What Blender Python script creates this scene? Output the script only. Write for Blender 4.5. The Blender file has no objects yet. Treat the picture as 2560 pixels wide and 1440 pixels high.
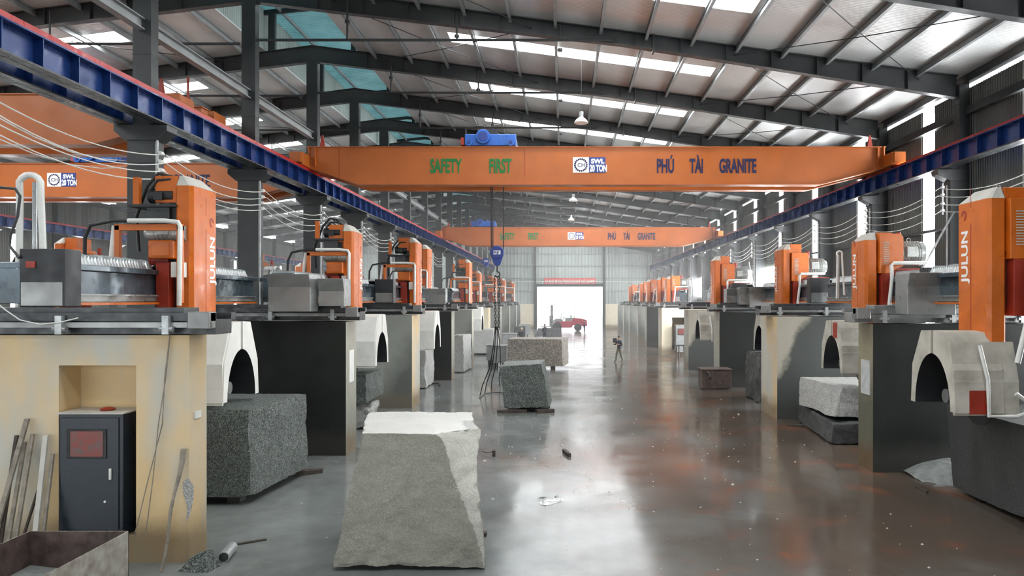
import bpy, bmesh, math, random
from mathutils import Vector, Matrix, noise
random.seed(7)
PI = math.pi
SC = bpy.context.scene
COL = SC.collection
CAMZ = 4.0
F = 1850.0
VX, VY = 1408.0, 751.0
def px(x, y, Y):                                   # a pixel of the photograph at depth Y -> world point
    return Vector(((x - VX) * Y / F, Y, CAMZ + (VY - y) * Y / F))

# ---------------------------------------------------------------- camera, world, exposure
cam_d = bpy.data.cameras.new('camera'); cam = bpy.data.objects.new('camera', cam_d); COL.objects.link(cam)
cam.location = (0, 0, CAMZ); cam.rotation_euler = (PI / 2, 0, 0)
cam_d.sensor_width = 36; cam_d.lens = 36 * F / 2560
cam_d.shift_x = (1280 - VX) / 2560; cam_d.shift_y = (VY - 720) / 2560
cam_d.clip_start = 0.1; cam_d.clip_end = 600
SC.camera = cam
SKY_STRENGTH, SHEET_STRENGTH, STRIP_STRENGTH = 2.8, 24.0, 40.0
w = bpy.data.worlds.new('sky'); SC.world = w; w.use_nodes = True
bg = w.node_tree.nodes['Background']; bg.inputs[0].default_value = (0.93, 0.97, 1.0, 1); bg.inputs[1].default_value = SKY_STRENGTH
HAZE = 0.0030
SC.cycles.use_adaptive_sampling = True; SC.cycles.adaptive_threshold = 0.05
SC.cycles.volume_bounces = 1
SC.view_settings.view_transform = 'Standard'; SC.view_settings.look = 'None'
SC.view_settings.gamma = 1; SC.view_settings.use_curve_mapping = False
SC.view_settings.exposure = 0.0
SC.cycles.max_bounces = 6; SC.cycles.diffuse_bounces = 3; SC.cycles.glossy_bounces = 3; SC.cycles.transmission_bounces = 3
SC.cycles.sample_clamp_indirect = 6.0; SC.cycles.use_denoising = True
SC.cycles.caustics_reflective = False; SC.cycles.caustics_refractive = False

# ---------------------------------------------------------------- materials
MATS = {}
class NT:
    def __init__(s, name):
        s.m = bpy.data.materials.new(name); s.m.use_nodes = True; s.t = s.m.node_tree
        s.b = s.t.nodes['Principled BSDF']; s.tc = None
    def n(s, typ, **kw):
        nd = s.t.nodes.new(typ)
        for k, v in kw.items():
            if hasattr(nd, k): setattr(nd, k, v)
        return nd
    def l(s, a, b): s.t.links.new(a, b)
    def co(s):
        if not s.tc: s.tc = s.n('ShaderNodeTexCoord')
        return s.tc.outputs['Object']
    def noise(s, scale, detail=3, rough=0.5, stretch=None, dist=0.0):
        nd = s.n('ShaderNodeTexNoise'); nd.inputs['Scale'].default_value = scale
        nd.inputs['Detail'].default_value = detail; nd.inputs['Roughness'].default_value = rough
        nd.inputs['Distortion'].default_value = dist
        if stretch:
            mp = s.n('ShaderNodeMapping'); mp.inputs['Scale'].default_value = stretch
            s.l(s.co(), mp.inputs[0]); s.l(mp.outputs[0], nd.inputs['Vector'])
        else: s.l(s.co(), nd.inputs['Vector'])
        return nd.outputs['Fac']
    def ramp(s, fac, stops):
        r = s.n('ShaderNodeValToRGB'); e = r.color_ramp.elements
        while len(e) < len(stops): e.new(0.5)
        for i, (p, c) in enumerate(stops):
            e[i].position = p
            e[i].color = (c, c, c, 1) if isinstance(c, (int, float)) else (*c, 1)
        s.l(fac, r.inputs[0]); return r.outputs[0]
    def mix(s, fac, a, b):
        m = s.n('ShaderNodeMix', data_type='RGBA')
        for sock, v in ((m.inputs[0], fac), (m.inputs[6], a), (m.inputs[7], b)):
            if isinstance(v, (int, float)): sock.default_value = v
            elif isinstance(v, tuple): sock.default_value = (*v, 1)
            else: s.l(v, sock)
        return m.outputs[2]
    def math(s, op, a, b=0.0, clamp=False):
        m = s.n('ShaderNodeMath', operation=op, use_clamp=clamp)
        for i, v in enumerate((a, b)):
            if isinstance(v, (int, float)): m.inputs[i].default_value = v
            else: s.l(v, m.inputs[i])
        return m.outputs[0]
    def bump(s, h, strength=0.3, dist=0.02):
        b = s.n('ShaderNodeBump'); b.inputs['Strength'].default_value = strength; b.inputs['Distance'].default_value = dist
        s.l(h, b.inputs['Height']); s.l(b.outputs[0], s.b.inputs['Normal'])
    def set(s, col=None, rough=None, metal=None, spec=None):
        for k, v in (('Base Color', col), ('Roughness', rough), ('Metallic', metal), ('Specular IOR Level', spec)):
            if v is None: continue
            if isinstance(v, tuple): s.b.inputs[k].default_value = (*v, 1)
            elif isinstance(v, (int, float)): s.b.inputs[k].default_value = v
            else: s.l(v, s.b.inputs[k])

def paint(name, c, rough=0.45, metal=0.0, var=0.25, scale=3.0, dirt=None, bump=0.0):
    t = NT(name); n = t.noise(scale, 5, 0.6)
    d = dirt or tuple(v * (1 - var * 1.6) for v in c)
    t.set(t.mix(t.ramp(n, [(0.35, 0.0), (0.72, 1.0)]), c, d), rough, metal)
    t.l(t.ramp(t.noise(scale * 2.3, 3), [(0.3, max(0, rough - 0.12)), (0.7, min(1, rough + 0.12))]), t.b.inputs['Roughness'])
    if bump: t.bump(t.noise(scale * 14, 3), bump, 0.01)
    MATS[name] = t.m; return t.m

paint('steel', (0.030, 0.033, 0.034), 0.42, 0.0, 0.2, 1.2)
paint('steel_dark', (0.022, 0.024, 0.027), 0.45, 0.1, 0.25, 2.0)
paint('galvanised', (0.42, 0.44, 0.44), 0.38, 0.5, 0.2, 4.0)
paint('pale_purlin', (0.33, 0.35, 0.35), 0.45, 0.4, 0.2, 1.0)
paint('navy', (0.008, 0.035, 0.16), 0.28, 0.2, 0.12, 0.8)
paint('crane_orange', (0.43, 0.108, 0.014), 0.42, 0.0, 0.12, 0.8)
paint('machine_orange', (0.60, 0.135, 0.010), 0.34, 0.0, 0.18, 1.6)
paint('rail_red', (0.42, 0.012, 0.012), 0.35, 0.0, 0.1)
paint('red_paint', (0.33, 0.03, 0.012), 0.45, 0.0, 0.2, 2.0)
paint('blue_paint', (0.02, 0.12, 0.48), 0.35, 0.0, 0.15, 2.0)
paint('blue_dark', (0.015, 0.04, 0.22), 0.35, 0.0, 0.15, 2.0)
paint('white_plastic', (0.72, 0.72, 0.68), 0.4, 0.0, 0.12, 3.0)
paint('cable_white', (0.62, 0.62, 0.58), 0.4, 0.0, 0.05, 3.0)
paint('black_rubber', (0.012, 0.012, 0.013), 0.5, 0.0, 0.2, 4.0)
paint('girder_grey', (0.09, 0.125, 0.15), 0.22, 0.4, 0.35, 2.2, dirt=(0.05, 0.06, 0.065))
paint('tank_grey', (0.30, 0.31, 0.30), 0.33, 0.45, 0.3, 1.0, dirt=(0.17, 0.17, 0.165))
paint('bed_grey', (0.06, 0.066, 0.07), 0.35, 0.4, 0.4, 2.5, dirt=(0.03, 0.03, 0.03))
paint('motor_grey', (0.4, 0.41, 0.39), 0.35, 0.3, 0.25, 5.0)
paint('dust_white', (0.5, 0.48, 0.43), 0.6, 0.0, 0.15, 4.0)
paint('hood_cream', (0.56, 0.53, 0.46), 0.45, 0.0, 0.3, 1.6, dirt=(0.3, 0.28, 0.23), bump=0.1)
paint('hood_cream_lit', (0.78, 0.77, 0.72), 0.45, 0.0, 0.12, 1.6, bump=0.1)  # hood paint lightened for the left row: strong light put into the colour
paint('cabinet_navy', (0.013, 0.02, 0.03), 0.3, 0.0, 0.12, 1.2)
paint('wood', (0.30, 0.26, 0.21), 0.75, 0.0, 0.35, 6.0, bump=0.4)
paint('wood_dark', (0.06, 0.045, 0.035), 0.7, 0.0, 0.3, 6.0, bump=0.4)
paint('rust_box', (0.12, 0.08, 0.065), 0.55, 0.2, 0.5, 5.0, dirt=(0.035, 0.03, 0.028))
paint('bin_metal', (0.42, 0.40, 0.35), 0.5, 0.25, 0.5, 4.0, dirt=(0.12, 0.08, 0.06))
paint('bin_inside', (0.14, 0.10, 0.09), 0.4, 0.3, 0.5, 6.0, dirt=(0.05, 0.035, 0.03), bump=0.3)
paint('green_letter', (0.006, 0.15, 0.03), 0.7, 0.0, 0.05)
paint('navy_letter', (0.006, 0.006, 0.05), 0.7, 0.0, 0.05)
paint('white_letter', (0.8, 0.8, 0.78), 0.45, 0.0, 0.05)
paint('banner_red', (0.55, 0.06, 0.05), 0.5, 0.0, 0.05)
paint('slab_dark', (0.06, 0.062, 0.066), 0.3, 0.0, 0.3, 3.0)
paint('slab_grey', (0.3, 0.31, 0.31), 0.4, 0.0, 0.2, 3.0)
paint('cloth_dark', (0.02, 0.022, 0.035), 0.8, 0.0, 0.2, 6.0)
paint('cloth_khaki', (0.12, 0.11, 0.08), 0.8, 0.0, 0.2, 6.0)
paint('skin', (0.42, 0.24, 0.16), 0.5, 0.0, 0.1, 6.0)
paint('hair', (0.015, 0.012, 0.01), 0.6, 0.0, 0.1, 6.0)
paint('helmet_pale', (0.6, 0.58, 0.45), 0.35, 0.0, 0.1, 6.0)
paint('forklift_red', (0.42, 0.03, 0.06), 0.4, 0.0, 0.1, 3.0)
paint('sludge', (0.26, 0.27, 0.26), 0.55, 0.0, 0.3, 5.0, bump=0.5)
paint('paper', (0.55, 0.56, 0.55), 0.5, 0.0, 0.2, 5.0)

def sheet_steel(name, c, c2, rough=0.42, metal=0.35):
    t = NT(name); n = t.noise(0.5, 5, 0.6, (1, 1, 0.25))
    t.set(t.mix(t.ramp(n, [(0.35, 0), (0.7, 1)]), c, c2), rough, metal); MATS[name] = t.m
sheet_steel('wall_sheet', (0.42, 0.47, 0.44), (0.3, 0.33, 0.31))
sheet_steel('shaded_sheet', (0.13, 0.135, 0.12), (0.08, 0.08, 0.07))  # same cladding as wall_sheet, darkened: the shade is put into the colour
sheet_steel('teal_sheet', (0.42, 0.70, 0.72), (0.16, 0.36, 0.40), 0.28, 0.4)
_t = MATS['teal_sheet'].node_tree; _tr = _t.nodes.new('ShaderNodeBsdfTranslucent'); _tr.inputs[0].default_value = (0.22, 0.52, 0.56, 1)
_mx = _t.nodes.new('ShaderNodeMixShader'); _mx.inputs[0].default_value = 0.13
_t.links.new(_t.nodes['Principled BSDF'].outputs[0], _mx.inputs[1]); _t.links.new(_tr.outputs[0], _mx.inputs[2]); _t.links.new(_mx.outputs[0], _t.nodes['Material Output'].inputs['Surface'])

def insulation():
    t = NT('foil')
    big = t.noise(0.22, 4, 0.6, (1, 1, 1), 0.6)
    t.set(t.mix(t.ramp(big, [(0.35, 0), (0.7, 1)]), (0.80, 0.81, 0.80), (0.60, 0.59, 0.57)), None, 0.45)
    t.l(t.ramp(t.noise(0.6, 3), [(0.3, 0.28), (0.7, 0.42)]), t.b.inputs['Roughness'])
    wv = t.n('ShaderNodeTexWave'); wv.wave_type = 'BANDS'; wv.bands_direction = 'Y'
    wv.inputs['Scale'].default_value = 3.2; wv.inputs['Distortion'].default_value = 0.6
    t.l(t.co(), wv.inputs['Vector'])
    h = t.math('ADD', t.math('MULTIPLY', wv.outputs['Fac'], 0.35), t.noise(1.1, 4, 0.6, (0.6, 1.6, 1), 0.5))
    t.bump(h, 0.3, 0.04); MATS['foil'] = t.m
insulation()

def emit(name, c, s):
    t = NT(name); t.b.inputs['Base Color'].default_value = (0.8, 0.8, 0.8, 1)
    t.b.inputs['Emission Color'].default_value = (*c, 1); t.b.inputs['Emission Strength'].default_value = s
    MATS[name] = t.m
emit('skylight', (0.95, 0.985, 1.0), SHEET_STRENGTH)
emit('daylight_strip', (0.95, 0.98, 1.0), STRIP_STRENGTH)

def wet_floor():
    t = NT('wet_floor')
    a = t.noise(0.35, 6, 0.62); b = t.noise(2.6, 6, 0.65); r = t.noise(0.22, 3, 0.5, (1, 0.8, 1))
    c = t.mix(t.ramp(a, [(0.35, 0), (0.65, 1)]), (0.19, 0.205, 0.20), (0.105, 0.11, 0.105))
    c = t.mix(t.math('MULTIPLY', t.ramp(b, [(0.45, 0), (0.75, 1)]), 0.4), c, (0.21, 0.215, 0.20))
    sep = t.n('ShaderNodeSeparateXYZ'); t.l(t.co(), sep.inputs[0])
    brown = t.math('MULTIPLY', t.ramp(r, [(0.30, 0.25), (0.5, 1)]), t.ramp(t.math('ADD', t.math('MULTIPLY', sep.outputs[0], 0.1), t.math('MULTIPLY', t.noise(0.5, 3), 0.4)), [(0.1, 0.0), (0.45, 1.0)]))
    c = t.mix(brown, c, (0.075, 0.056, 0.042))
    c = t.mix(t.math('MULTIPLY', brown, t.ramp(t.noise(0.8, 4), [(0.56, 0), (0.7, 0.7)])), c, (0.2, 0.07, 0.035))
    t.set(c)
    rg = t.ramp(t.noise(0.55, 5, 0.6), [(0.36, 0.10), (0.55, 0.17), (0.74, 0.30)])
    t.l(rg, t.b.inputs['Roughness']); t.b.inputs['Specular IOR Level'].default_value = 0.36
    h = t.math('ADD', t.math('MULTIPLY', t.noise(1.7, 4, 0.55, (1, 0.6, 1)), 1.0), t.math('MULTIPLY', t.noise(30, 3, 0.6), 0.06))
    t.bump(h, 0.12, 0.02); MATS['wet_floor'] = t.m
wet_floor()
def plain_ground():
    t = NT('yard'); t.set(t.mix(t.noise(0.4, 4), (0.5, 0.5, 0.48), (0.4, 0.4, 0.39)), 0.6); MATS['yard'] = t.m
plain_ground()

def granite(name, base, dark, light, scale=26, chip=0.35, rough=0.6, mottled=1.0):
    t = NT(name)
    v = t.n('ShaderNodeTexVoronoi'); v.inputs['Scale'].default_value = scale; t.l(t.co(), v.inputs['Vector'])
    n1 = t.noise(scale * 1.2, 4, 0.7); n2 = t.noise(1.1, 5, 0.6)
    bw = t.n('ShaderNodeRGBToBW'); t.l(v.outputs['Color'], bw.inputs[0])
    c = t.mix(t.ramp(bw.outputs[0], [(0.35, 0), (0.55, 1)]), base, dark)
    c = t.mix(t.ramp(n1, [(0.56, 0), (0.64, 1)]), c, light)
    c = t.mix(t.math('MULTIPLY', t.ramp(n2, [(0.4, 0), (0.7, 1)]), 0.35 * mottled), c, tuple(x * 0.62 for x in base))
    t.set(c, rough)
    h = t.math('ADD', t.noise(9, 8, 0.7), t.math('MULTIPLY', n1, 0.35)); t.bump(h, chip, 0.06); MATS[name] = t.m
granite('granite_pale', (0.44, 0.425, 0.355), (0.36, 0.35, 0.29), (0.60, 0.585, 0.52), 60, 1.0, 0.75)
granite('granite_green', (0.12, 0.14, 0.125), (0.02, 0.026, 0.024), (0.50, 0.54, 0.50), 48, 0.5, 0.55)
granite('granite_fresh', (0.62, 0.61, 0.54), (0.5, 0.49, 0.43), (0.7, 0.69, 0.64), 60, 0.8, 0.7)
granite('granite_sawn', (0.56, 0.555, 0.52), (0.5, 0.49, 0.46), (0.64, 0.63, 0.6), 60, 0.15, 0.5)
granite('granite_dark', (0.06, 0.062, 0.06), (0.03, 0.032, 0.032), (0.16, 0.165, 0.16), 75, 0.4, 0.5)
granite('granite_brown', (0.28, 0.25, 0.215), (0.15, 0.13, 0.11), (0.42, 0.38, 0.33), 14, 0.8, 0.7)
granite('granite_white', (0.50, 0.50, 0.47), (0.30, 0.30, 0.285), (0.62, 0.62, 0.58), 50, 0.6, 0.65)

def pier_mat(name, base, stain, ax, az, off, soft=0.35, dirt=(0.17, 0.12, 0.07), smear=None):
    """plaster with a slurry stain of its own shape: origin of the object is the aisle-side bottom corner"""
    t = NT(name); sep = t.n('ShaderNodeSeparateXYZ'); t.l(t.co(), sep.inputs[0])
    ab = t.math('ABSOLUTE', sep.outputs[0])
    n = t.noise(0.9, 5, 0.6)
    v = t.math('ADD', t.math('MULTIPLY', ab, ax), t.math('MULTIPLY', t.math('SUBTRACT', 3.45, sep.outputs[2]), az))
    v = t.math('ADD', v, t.math('MULTIPLY', t.math('SUBTRACT', n, 0.5), 1.2))
    m = t.ramp(t.math('SUBTRACT', v, off), [(0.0, 0), (soft, 1)])
    c = t.mix(t.ramp(t.noise(1.4, 6, 0.65), [(0.3, 0), (0.75, 0.55)]), base, tuple(x * 0.72 for x in base))
    if smear: c = t.mix(t.ramp(t.noise(0.8, 3, 0.5, (1, 1, 0.45)), [(0.44, 0), (0.58, 0.9)]), c, smear)
    c = t.mix(m, c, stain)
    low = t.ramp(t.math('ADD', sep.outputs[2], t.math('MULTIPLY', t.noise(1.6, 5), 0.5)), [(0.6, 0.8), (1.05, 0)])
    c = t.mix(low, c, dirt)
    t.set(c, t.ramp(t.noise(1.8, 3), [(0.3, 0.35), (0.7, 0.6)])); t.bump(t.noise(14, 6, 0.7), 0.2, 0.01)
    t.b.inputs['Specular IOR Level'].default_value = 0.15 if 'dark' in name else 0.4
    MATS[name] = t.m
CREAM = (0.68, 0.50, 0.27)
pier_mat('pier_edge_dirty', (0.30, 0.27, 0.18), (0.10, 0.10, 0.07), 0, 0.8, 0.6, 0.8, dirt=(0.12, 0.07, 0.03))
pier_mat('pier_edge_grey', (0.42, 0.40, 0.33), (0.25, 0.25, 0.21), 0, 0.5, 0.3, 1.5)
pier_mat('pier_cream', CREAM, CREAM, 0, 0, 9, smear=(0.47, 0.47, 0.42))
pier_mat('pier_cream_pale', (0.74, 0.66, 0.50), (0.7, 0.62, 0.48), 0, 0, 9)
pier_mat('pier_dark', (0.02, 0.022, 0.02), (0.012, 0.013, 0.012), 0.3, 0.1, 0.3, dirt=(0.035, 0.035, 0.03))
pier_mat('pier_grey', (0.27, 0.28, 0.25), (0.10, 0.105, 0.095), -0.9, 0.55, 0.15, 0.8, dirt=(0.14, 0.12, 0.09))
pier_mat('pier_mixed', (0.36, 0.33, 0.27), (0.055, 0.06, 0.055), 0.8, 0.45, 0.75, 0.25, dirt=(0.05, 0.05, 0.045))

# ---------------------------------------------------------------- mesh helper
class MB:
    def __init__(s): s.v = []; s.f = []
    def raw(s, vs, fs):
        o = len(s.v); s.v += [tuple(v) for v in vs]; s.f += [tuple(i + o for i in f) for f in fs]; return s
    def box(s, x0, x1, y0, y1, z0, z1):
        return s.raw([(x0, y0, z0), (x1, y0, z0), (x1, y1, z0), (x0, y1, z0), (x0, y0, z1), (x1, y0, z1), (x1, y1, z1), (x0, y1, z1)],
                     [(0, 3, 2, 1), (4, 5, 6, 7), (0, 1, 5, 4), (1, 2, 6, 5), (2, 3, 7, 6), (3, 0, 4, 7)])
    def prism(s, poly, axis, a0, a1):
        def P(p, a): return (a, p[0], p[1]) if axis == 'x' else (p[0], a, p[1]) if axis == 'y' else (p[0], p[1], a)
        n = len(poly)
        return s.raw([P(p, a0) for p in poly] + [P(p, a1) for p in poly],
                     [tuple(range(n)), tuple(range(2 * n - 1, n - 1, -1))] + [(i, (i + 1) % n, n + (i + 1) % n, n + i) for i in range(n)])
    def cyl(s, p0, p1, r, n=16, r2=None):
        p0, p1 = Vector(p0), Vector(p1); d = (p1 - p0).normalized()
        u = d.orthogonal().normalized(); v = d.cross(u); r2 = r if r2 is None else r2
        ring = lambda p, rr: [p + u * (rr * math.cos(2 * PI * i / n)) + v * (rr * math.sin(2 * PI * i / n)) for i in range(n)]
        return s.raw(ring(p0, r) + ring(p1, r2), [tuple(range(n)), tuple(range(2 * n - 1, n - 1, -1))] + [(i, (i + 1) % n, n + (i + 1) % n, n + i) for i in range(n)])
    def tube(s, pts, r, n=8, caps=True):
        pts = [Vector(p) for p in pts]; vs = []; u = None
        for i, p in enumerate(pts):
            d = (pts[min(i + 1, len(pts) - 1)] - pts[max(i - 1, 0)]).normalized()
            if u is None: u = d.orthogonal().normalized()
            u = (u - d * u.dot(d)).normalized(); v = d.cross(u)
            rr = r[i] if isinstance(r, (list, tuple)) else r
            vs += [p + u * (rr * math.cos(2 * PI * k / n)) + v * (rr * math.sin(2 * PI * k / n)) for k in range(n)]
        fs = [(i * n + k, i * n + (k + 1) % n, (i + 1) * n + (k + 1) % n, (i + 1) * n + k) for i in range(len(pts) - 1) for k in range(n)]
        if caps: fs += [tuple(range(n)), tuple(range((len(pts) - 1) * n, len(pts) * n))]
        return s.raw(vs, fs)
    def lathe(s, c, prof, n=24, axis='z'):
        c = Vector(c); vs = []
        for r, h in prof:
            for k in range(n):
                a = 2 * PI * k / n; q = (r * math.cos(a), r * math.sin(a))
                vs.append(c + Vector((q[0], q[1], h) if axis == 'z' else (q[0], h, q[1]) if axis == 'y' else (h, q[0], q[1])))
        m = len(prof)
        return s.raw(vs, [(i * n + k, i * n + (k + 1) % n, (i + 1) * n + (k + 1) % n, (i + 1) * n + k) for i in range(m - 1) for k in range(n)]
                     + [tuple(range(n)), tuple(range((m - 1) * n, m * n))])

def smooth(me, ang=0.6):
    try: me.set_sharp_from_angle(angle=ang)
    except Exception: pass
    for p in me.polygons: p.use_smooth = True

def mesh_obj(name, mb, mat, parent=None, loc=None, sm=False, bevel=0.0, fmat=None):
    """mb in world coordinates; the object's origin goes to loc (or its parent's origin)"""
    o0 = Vector(parent['o']) if parent is not None else Vector(loc or (0, 0, 0))
    if parent is not None and loc is not None: o0 = Vector(loc)
    me = bpy.data.meshes.new(name)
    me.from_pydata([tuple(Vector(v) - o0) for v in mb.v], [], mb.f)
    bm = bmesh.new(); bm.from_mesh(me); bmesh.ops.recalc_face_normals(bm, faces=bm.faces); bm.to_mesh(me); bm.free()
    for m in (mat if isinstance(mat, (list, tuple)) else [mat]): me.materials.append(MATS[m] if isinstance(m, str) else m)
    if fmat:
        for p in me.polygons: p.material_index = fmat(p.normal, p.center + o0)
    if sm: smooth(me)
    o = bpy.data.objects.new(name, me); COL.objects.link(o); o['o'] = tuple(o0)
    if parent is not None:
        o.parent = parent; o.location = o0 - Vector(parent['o'])
    else: o.location = o0
    if bevel:
        b = o.modifiers.new('bevel', 'BEVEL'); b.width = bevel; b.segments = 2; b.limit_method = 'ANGLE'
    return o
def tag(o, label, cat, group=None, kind=None):
    if kind != 'structure': o['label'] = label; o['category'] = cat
    if group: o['group'] = group
    if kind: o['kind'] = kind
    return o
def thing(name, label, cat, loc, group=None):
    o = bpy.data.objects.new(name, None); COL.objects.link(o); o.location = loc; o['o'] = tuple(loc)
    o.empty_display_size = 0.2
    return tag(o, label, cat, group)
def struct(name, mb, mat, **k):
    o = mesh_obj(name, mb, mat, **k); o['kind'] = 'structure'; return o
def single(name, label, cat, mb, mat, loc=(0, 0, 0), group=None, **k):
    return tag(mesh_obj(name, mb, mat, loc=loc, **k), label, cat, group)
def copy_tree(o, off, label=None, parent=None):
    c = o.copy(); COL.objects.link(c)
    if parent is None: c.location = o.location + Vector(off); c['o'] = tuple(c.location)
    else: c.parent = parent
    if label: c['label'] = label
    for ch in list(o.children): copy_tree(ch, off, None, c)
    return c
def text(name, body, size, mat, parent, loc, rot, sx=1.0, extrude=0.006, bold=0.0, align='LEFT'):
    cu = bpy.data.curves.new(name, 'FONT'); cu.body = body; cu.size = size; cu.extrude = extrude; cu.offset = bold
    cu.align_x = align; cu.resolution_u = 4
    t = bpy.data.objects.new(name, cu); COL.objects.link(t)
    bpy.context.view_layer.update()
    me = bpy.data.meshes.new_from_object(t.evaluated_get(bpy.context.evaluated_depsgraph_get()))
    bpy.data.objects.remove(t)
    me.materials.clear(); me.materials.append(MATS[mat])
    o = bpy.data.objects.new(name, me); COL.objects.link(o)
    M = Matrix.Translation(Vector(loc) - (Vector(parent['o']) if parent else Vector((0, 0, 0)))) @ rot.to_4x4() @ Matrix.Diagonal((sx, 1, 1, 1))
    me.transform(M); o.parent = parent; o['o'] = parent['o'] if parent else (0, 0, 0)
    return o
FACING = Matrix(((1, 0, 0), (0, 0, -1), (0, 1, 0)))        # text upright, facing the camera side (-Y)
ORD = ['nearest', 'second nearest', 'third nearest', 'fourth nearest', 'fifth nearest', 'sixth nearest', 'seventh nearest', 'eighth nearest',
       'ninth nearest', 'tenth nearest', 'eleventh nearest', 'twelfth nearest', 'thirteenth nearest', 'fourteenth nearest', 'fifteenth nearest', 'sixteenth nearest']

# ---------------------------------------------------------------- building shell
RX, WR, WL, YB, YF = -10.1, 13.15, -33.0, 104.3, -5.0
SL = 0.1336
def zr(X): return 14.3 - SL * abs(X - RX)
FR = [17.9 + 6 * n for n in range(-1, 15)]                 # frame depths
FR = [y for y in FR if y < YB - 0.6]

fl = MB(); fl.raw([(WL - 1, YF - 3, 0), (WR + .3, YF - 3, 0), (WR + .3, YB + .2, 0), (WL - 1, YB + .2, 0)], [(0, 1, 2, 3)])
struct('floor', fl, 'wet_floor')
yd = MB().raw([(-60, YB + .2, -0.01), (60, YB + .2, -0.01), (60, YB + 90, -0.01), (-60, YB + 90, -0.01)], [(0, 1, 2, 3)])
struct('ground', yd, 'yard')

def slope_panel(xa, xb, ya, yb, t=0.05, dz=0.0):
    m = MB(); za, zb = zr(xa) + dz, zr(xb) + dz
    return m.raw([(xa, ya, za), (xb, ya, zb), (xb, yb, zb), (xa, yb, za), (xa, ya, za + t), (xb, ya, zb + t), (xb, yb, zb + t), (xa, yb, za + t)],
                 [(0, 3, 2, 1), (4, 5, 6, 7), (0, 1, 5, 4), (1, 2, 6, 5), (2, 3, 7, 6), (3, 0, 4, 7)])
SKYR, SKYL = (-4.1, 5.4), (-27.0, -15.9)
OPEN_R, OPEN_L = -8.3, -12.0
def roof(name, xs, xe, sky):
    m = MB(); ys = [YF]
    for y in [5.9 - 6, 5.9] + FR[:-0 or None]:
        ys += [y + 2.3, y + 3.3]
    ys = [y for y in ys if y < YB]; ys.append(YB)
    # strips across, holes at skylight bands
    for i in range(len(ys) - 1):
        a, b = ys[i], ys[i + 1]
        if i % 2 == 1 and abs(b - a - 1) < 0.01:
            for (u, v) in ((xs, sky[0]), (sky[1], xe)):
                p = slope_panel(u, v, a, b); m.raw(p.v, p.f)
        else:
            p = slope_panel(xs, xe, a, b); m.raw(p.v, p.f)
    return struct(name, m, 'foil')
roof('ceiling', OPEN_R, WR + .3, SKYR)
roof('ceiling_left', WL - .3, OPEN_L, SKYL)
wn = 0
for y in [-0.1, 5.9] + FR:
    for (a, b) in (SKYR, SKYL):
        wn += 1
        p = slope_panel(a, b, y + 2.3, y + 3.3, 0.02, 0.02)
        struct('window_%d' % wn, p, 'skylight')

# ridge monitor: raised steel roof over an open slot
m = MB()
def zm(X): return 15.95 - 0.10 * abs(X - RX)
N = 110
def corr_sheet(m, p0, p1, q0, q1, n, amp, axis):
    """ribbed sheet: ribs run from edge p to edge q, corrugated along p0->p1; amp along axis vector"""
    p0, p1, q0, q1, ax = map(Vector, (p0, p1, q0, q1, axis)); vs = []
    prof = [(0, 0), (0.5, 0), (0.62, 1), (0.88, 1)]
    k = 0
    for i in range(n):
        for (t, h) in prof:
            u = (i + t) / n
            vs.append(p0.lerp(p1, u) + ax * amp * h); vs.append(q0.lerp(q1, u) + ax * amp * h); k += 1
    vs.append(p1); vs.append(q1); k += 1
    m.raw(vs, [(2 * i, 2 * i + 2, 2 * i + 3, 2 * i + 1) for i in range(k - 1)])
y0m, y1m = 8.0, YB
corr_sheet(m, (RX, y0m, zm(RX)), (RX, y1m, zm(RX)), (-7.6, y0m, zm(-7.6)), (-7.6, y1m, zm(-7.6)), 400, -0.05, (0, 0, 1))
corr_sheet(m, (RX, y0m, zm(RX)), (RX, y1m, zm(RX)), (-12.7, y0m, zm(-12.7)), (-12.7, y1m, zm(-12.7)), 400, -0.05, (0, 0, 1))
struct('ceiling_ridge', m, 'teal_sheet')
m = MB()
for X, h in ((-12.1, 1.74), (-8.2, .55)):
    corr_sheet(m, (X, y0m, zr(X)), (X, y1m, zr(X)), (X, y0m, zr(X) + h), (X, y1m, zr(X) + h), 560, 0.03, (1, 0, 0))
struct('trim_1', m, 'wall_sheet')

tn = 1
def trim(mb, mat):
    global tn; tn += 1; return struct('trim_%d' % tn, mb, mat)
# walls
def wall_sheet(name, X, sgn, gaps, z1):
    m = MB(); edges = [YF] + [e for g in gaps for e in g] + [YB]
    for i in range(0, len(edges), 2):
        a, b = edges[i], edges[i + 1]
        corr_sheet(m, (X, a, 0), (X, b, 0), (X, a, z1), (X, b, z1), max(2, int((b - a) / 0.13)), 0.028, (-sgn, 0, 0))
    return struct(name, m, 'shaded_sheet')
GAPR = [(y + 2.25, y + 3.15) for y in FR[:-1]]
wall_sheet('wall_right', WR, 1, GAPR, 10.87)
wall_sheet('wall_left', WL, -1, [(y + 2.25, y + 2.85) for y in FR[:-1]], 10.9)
for k, (a, b) in enumerate(GAPR):
    wn += 1; struct('window_%d' % wn, MB().box(WR + .05, WR + .08, a - .02, b + .02, 0.3, 10.6), 'daylight_strip')
for k, y in enumerate(FR[:-1]):
    wn += 1; struct('window_%d' % wn, MB().box(WL - .08, WL - .05, y + 2.23, y + 2.87, 3.6, 8.0), 'daylight_strip')
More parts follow.
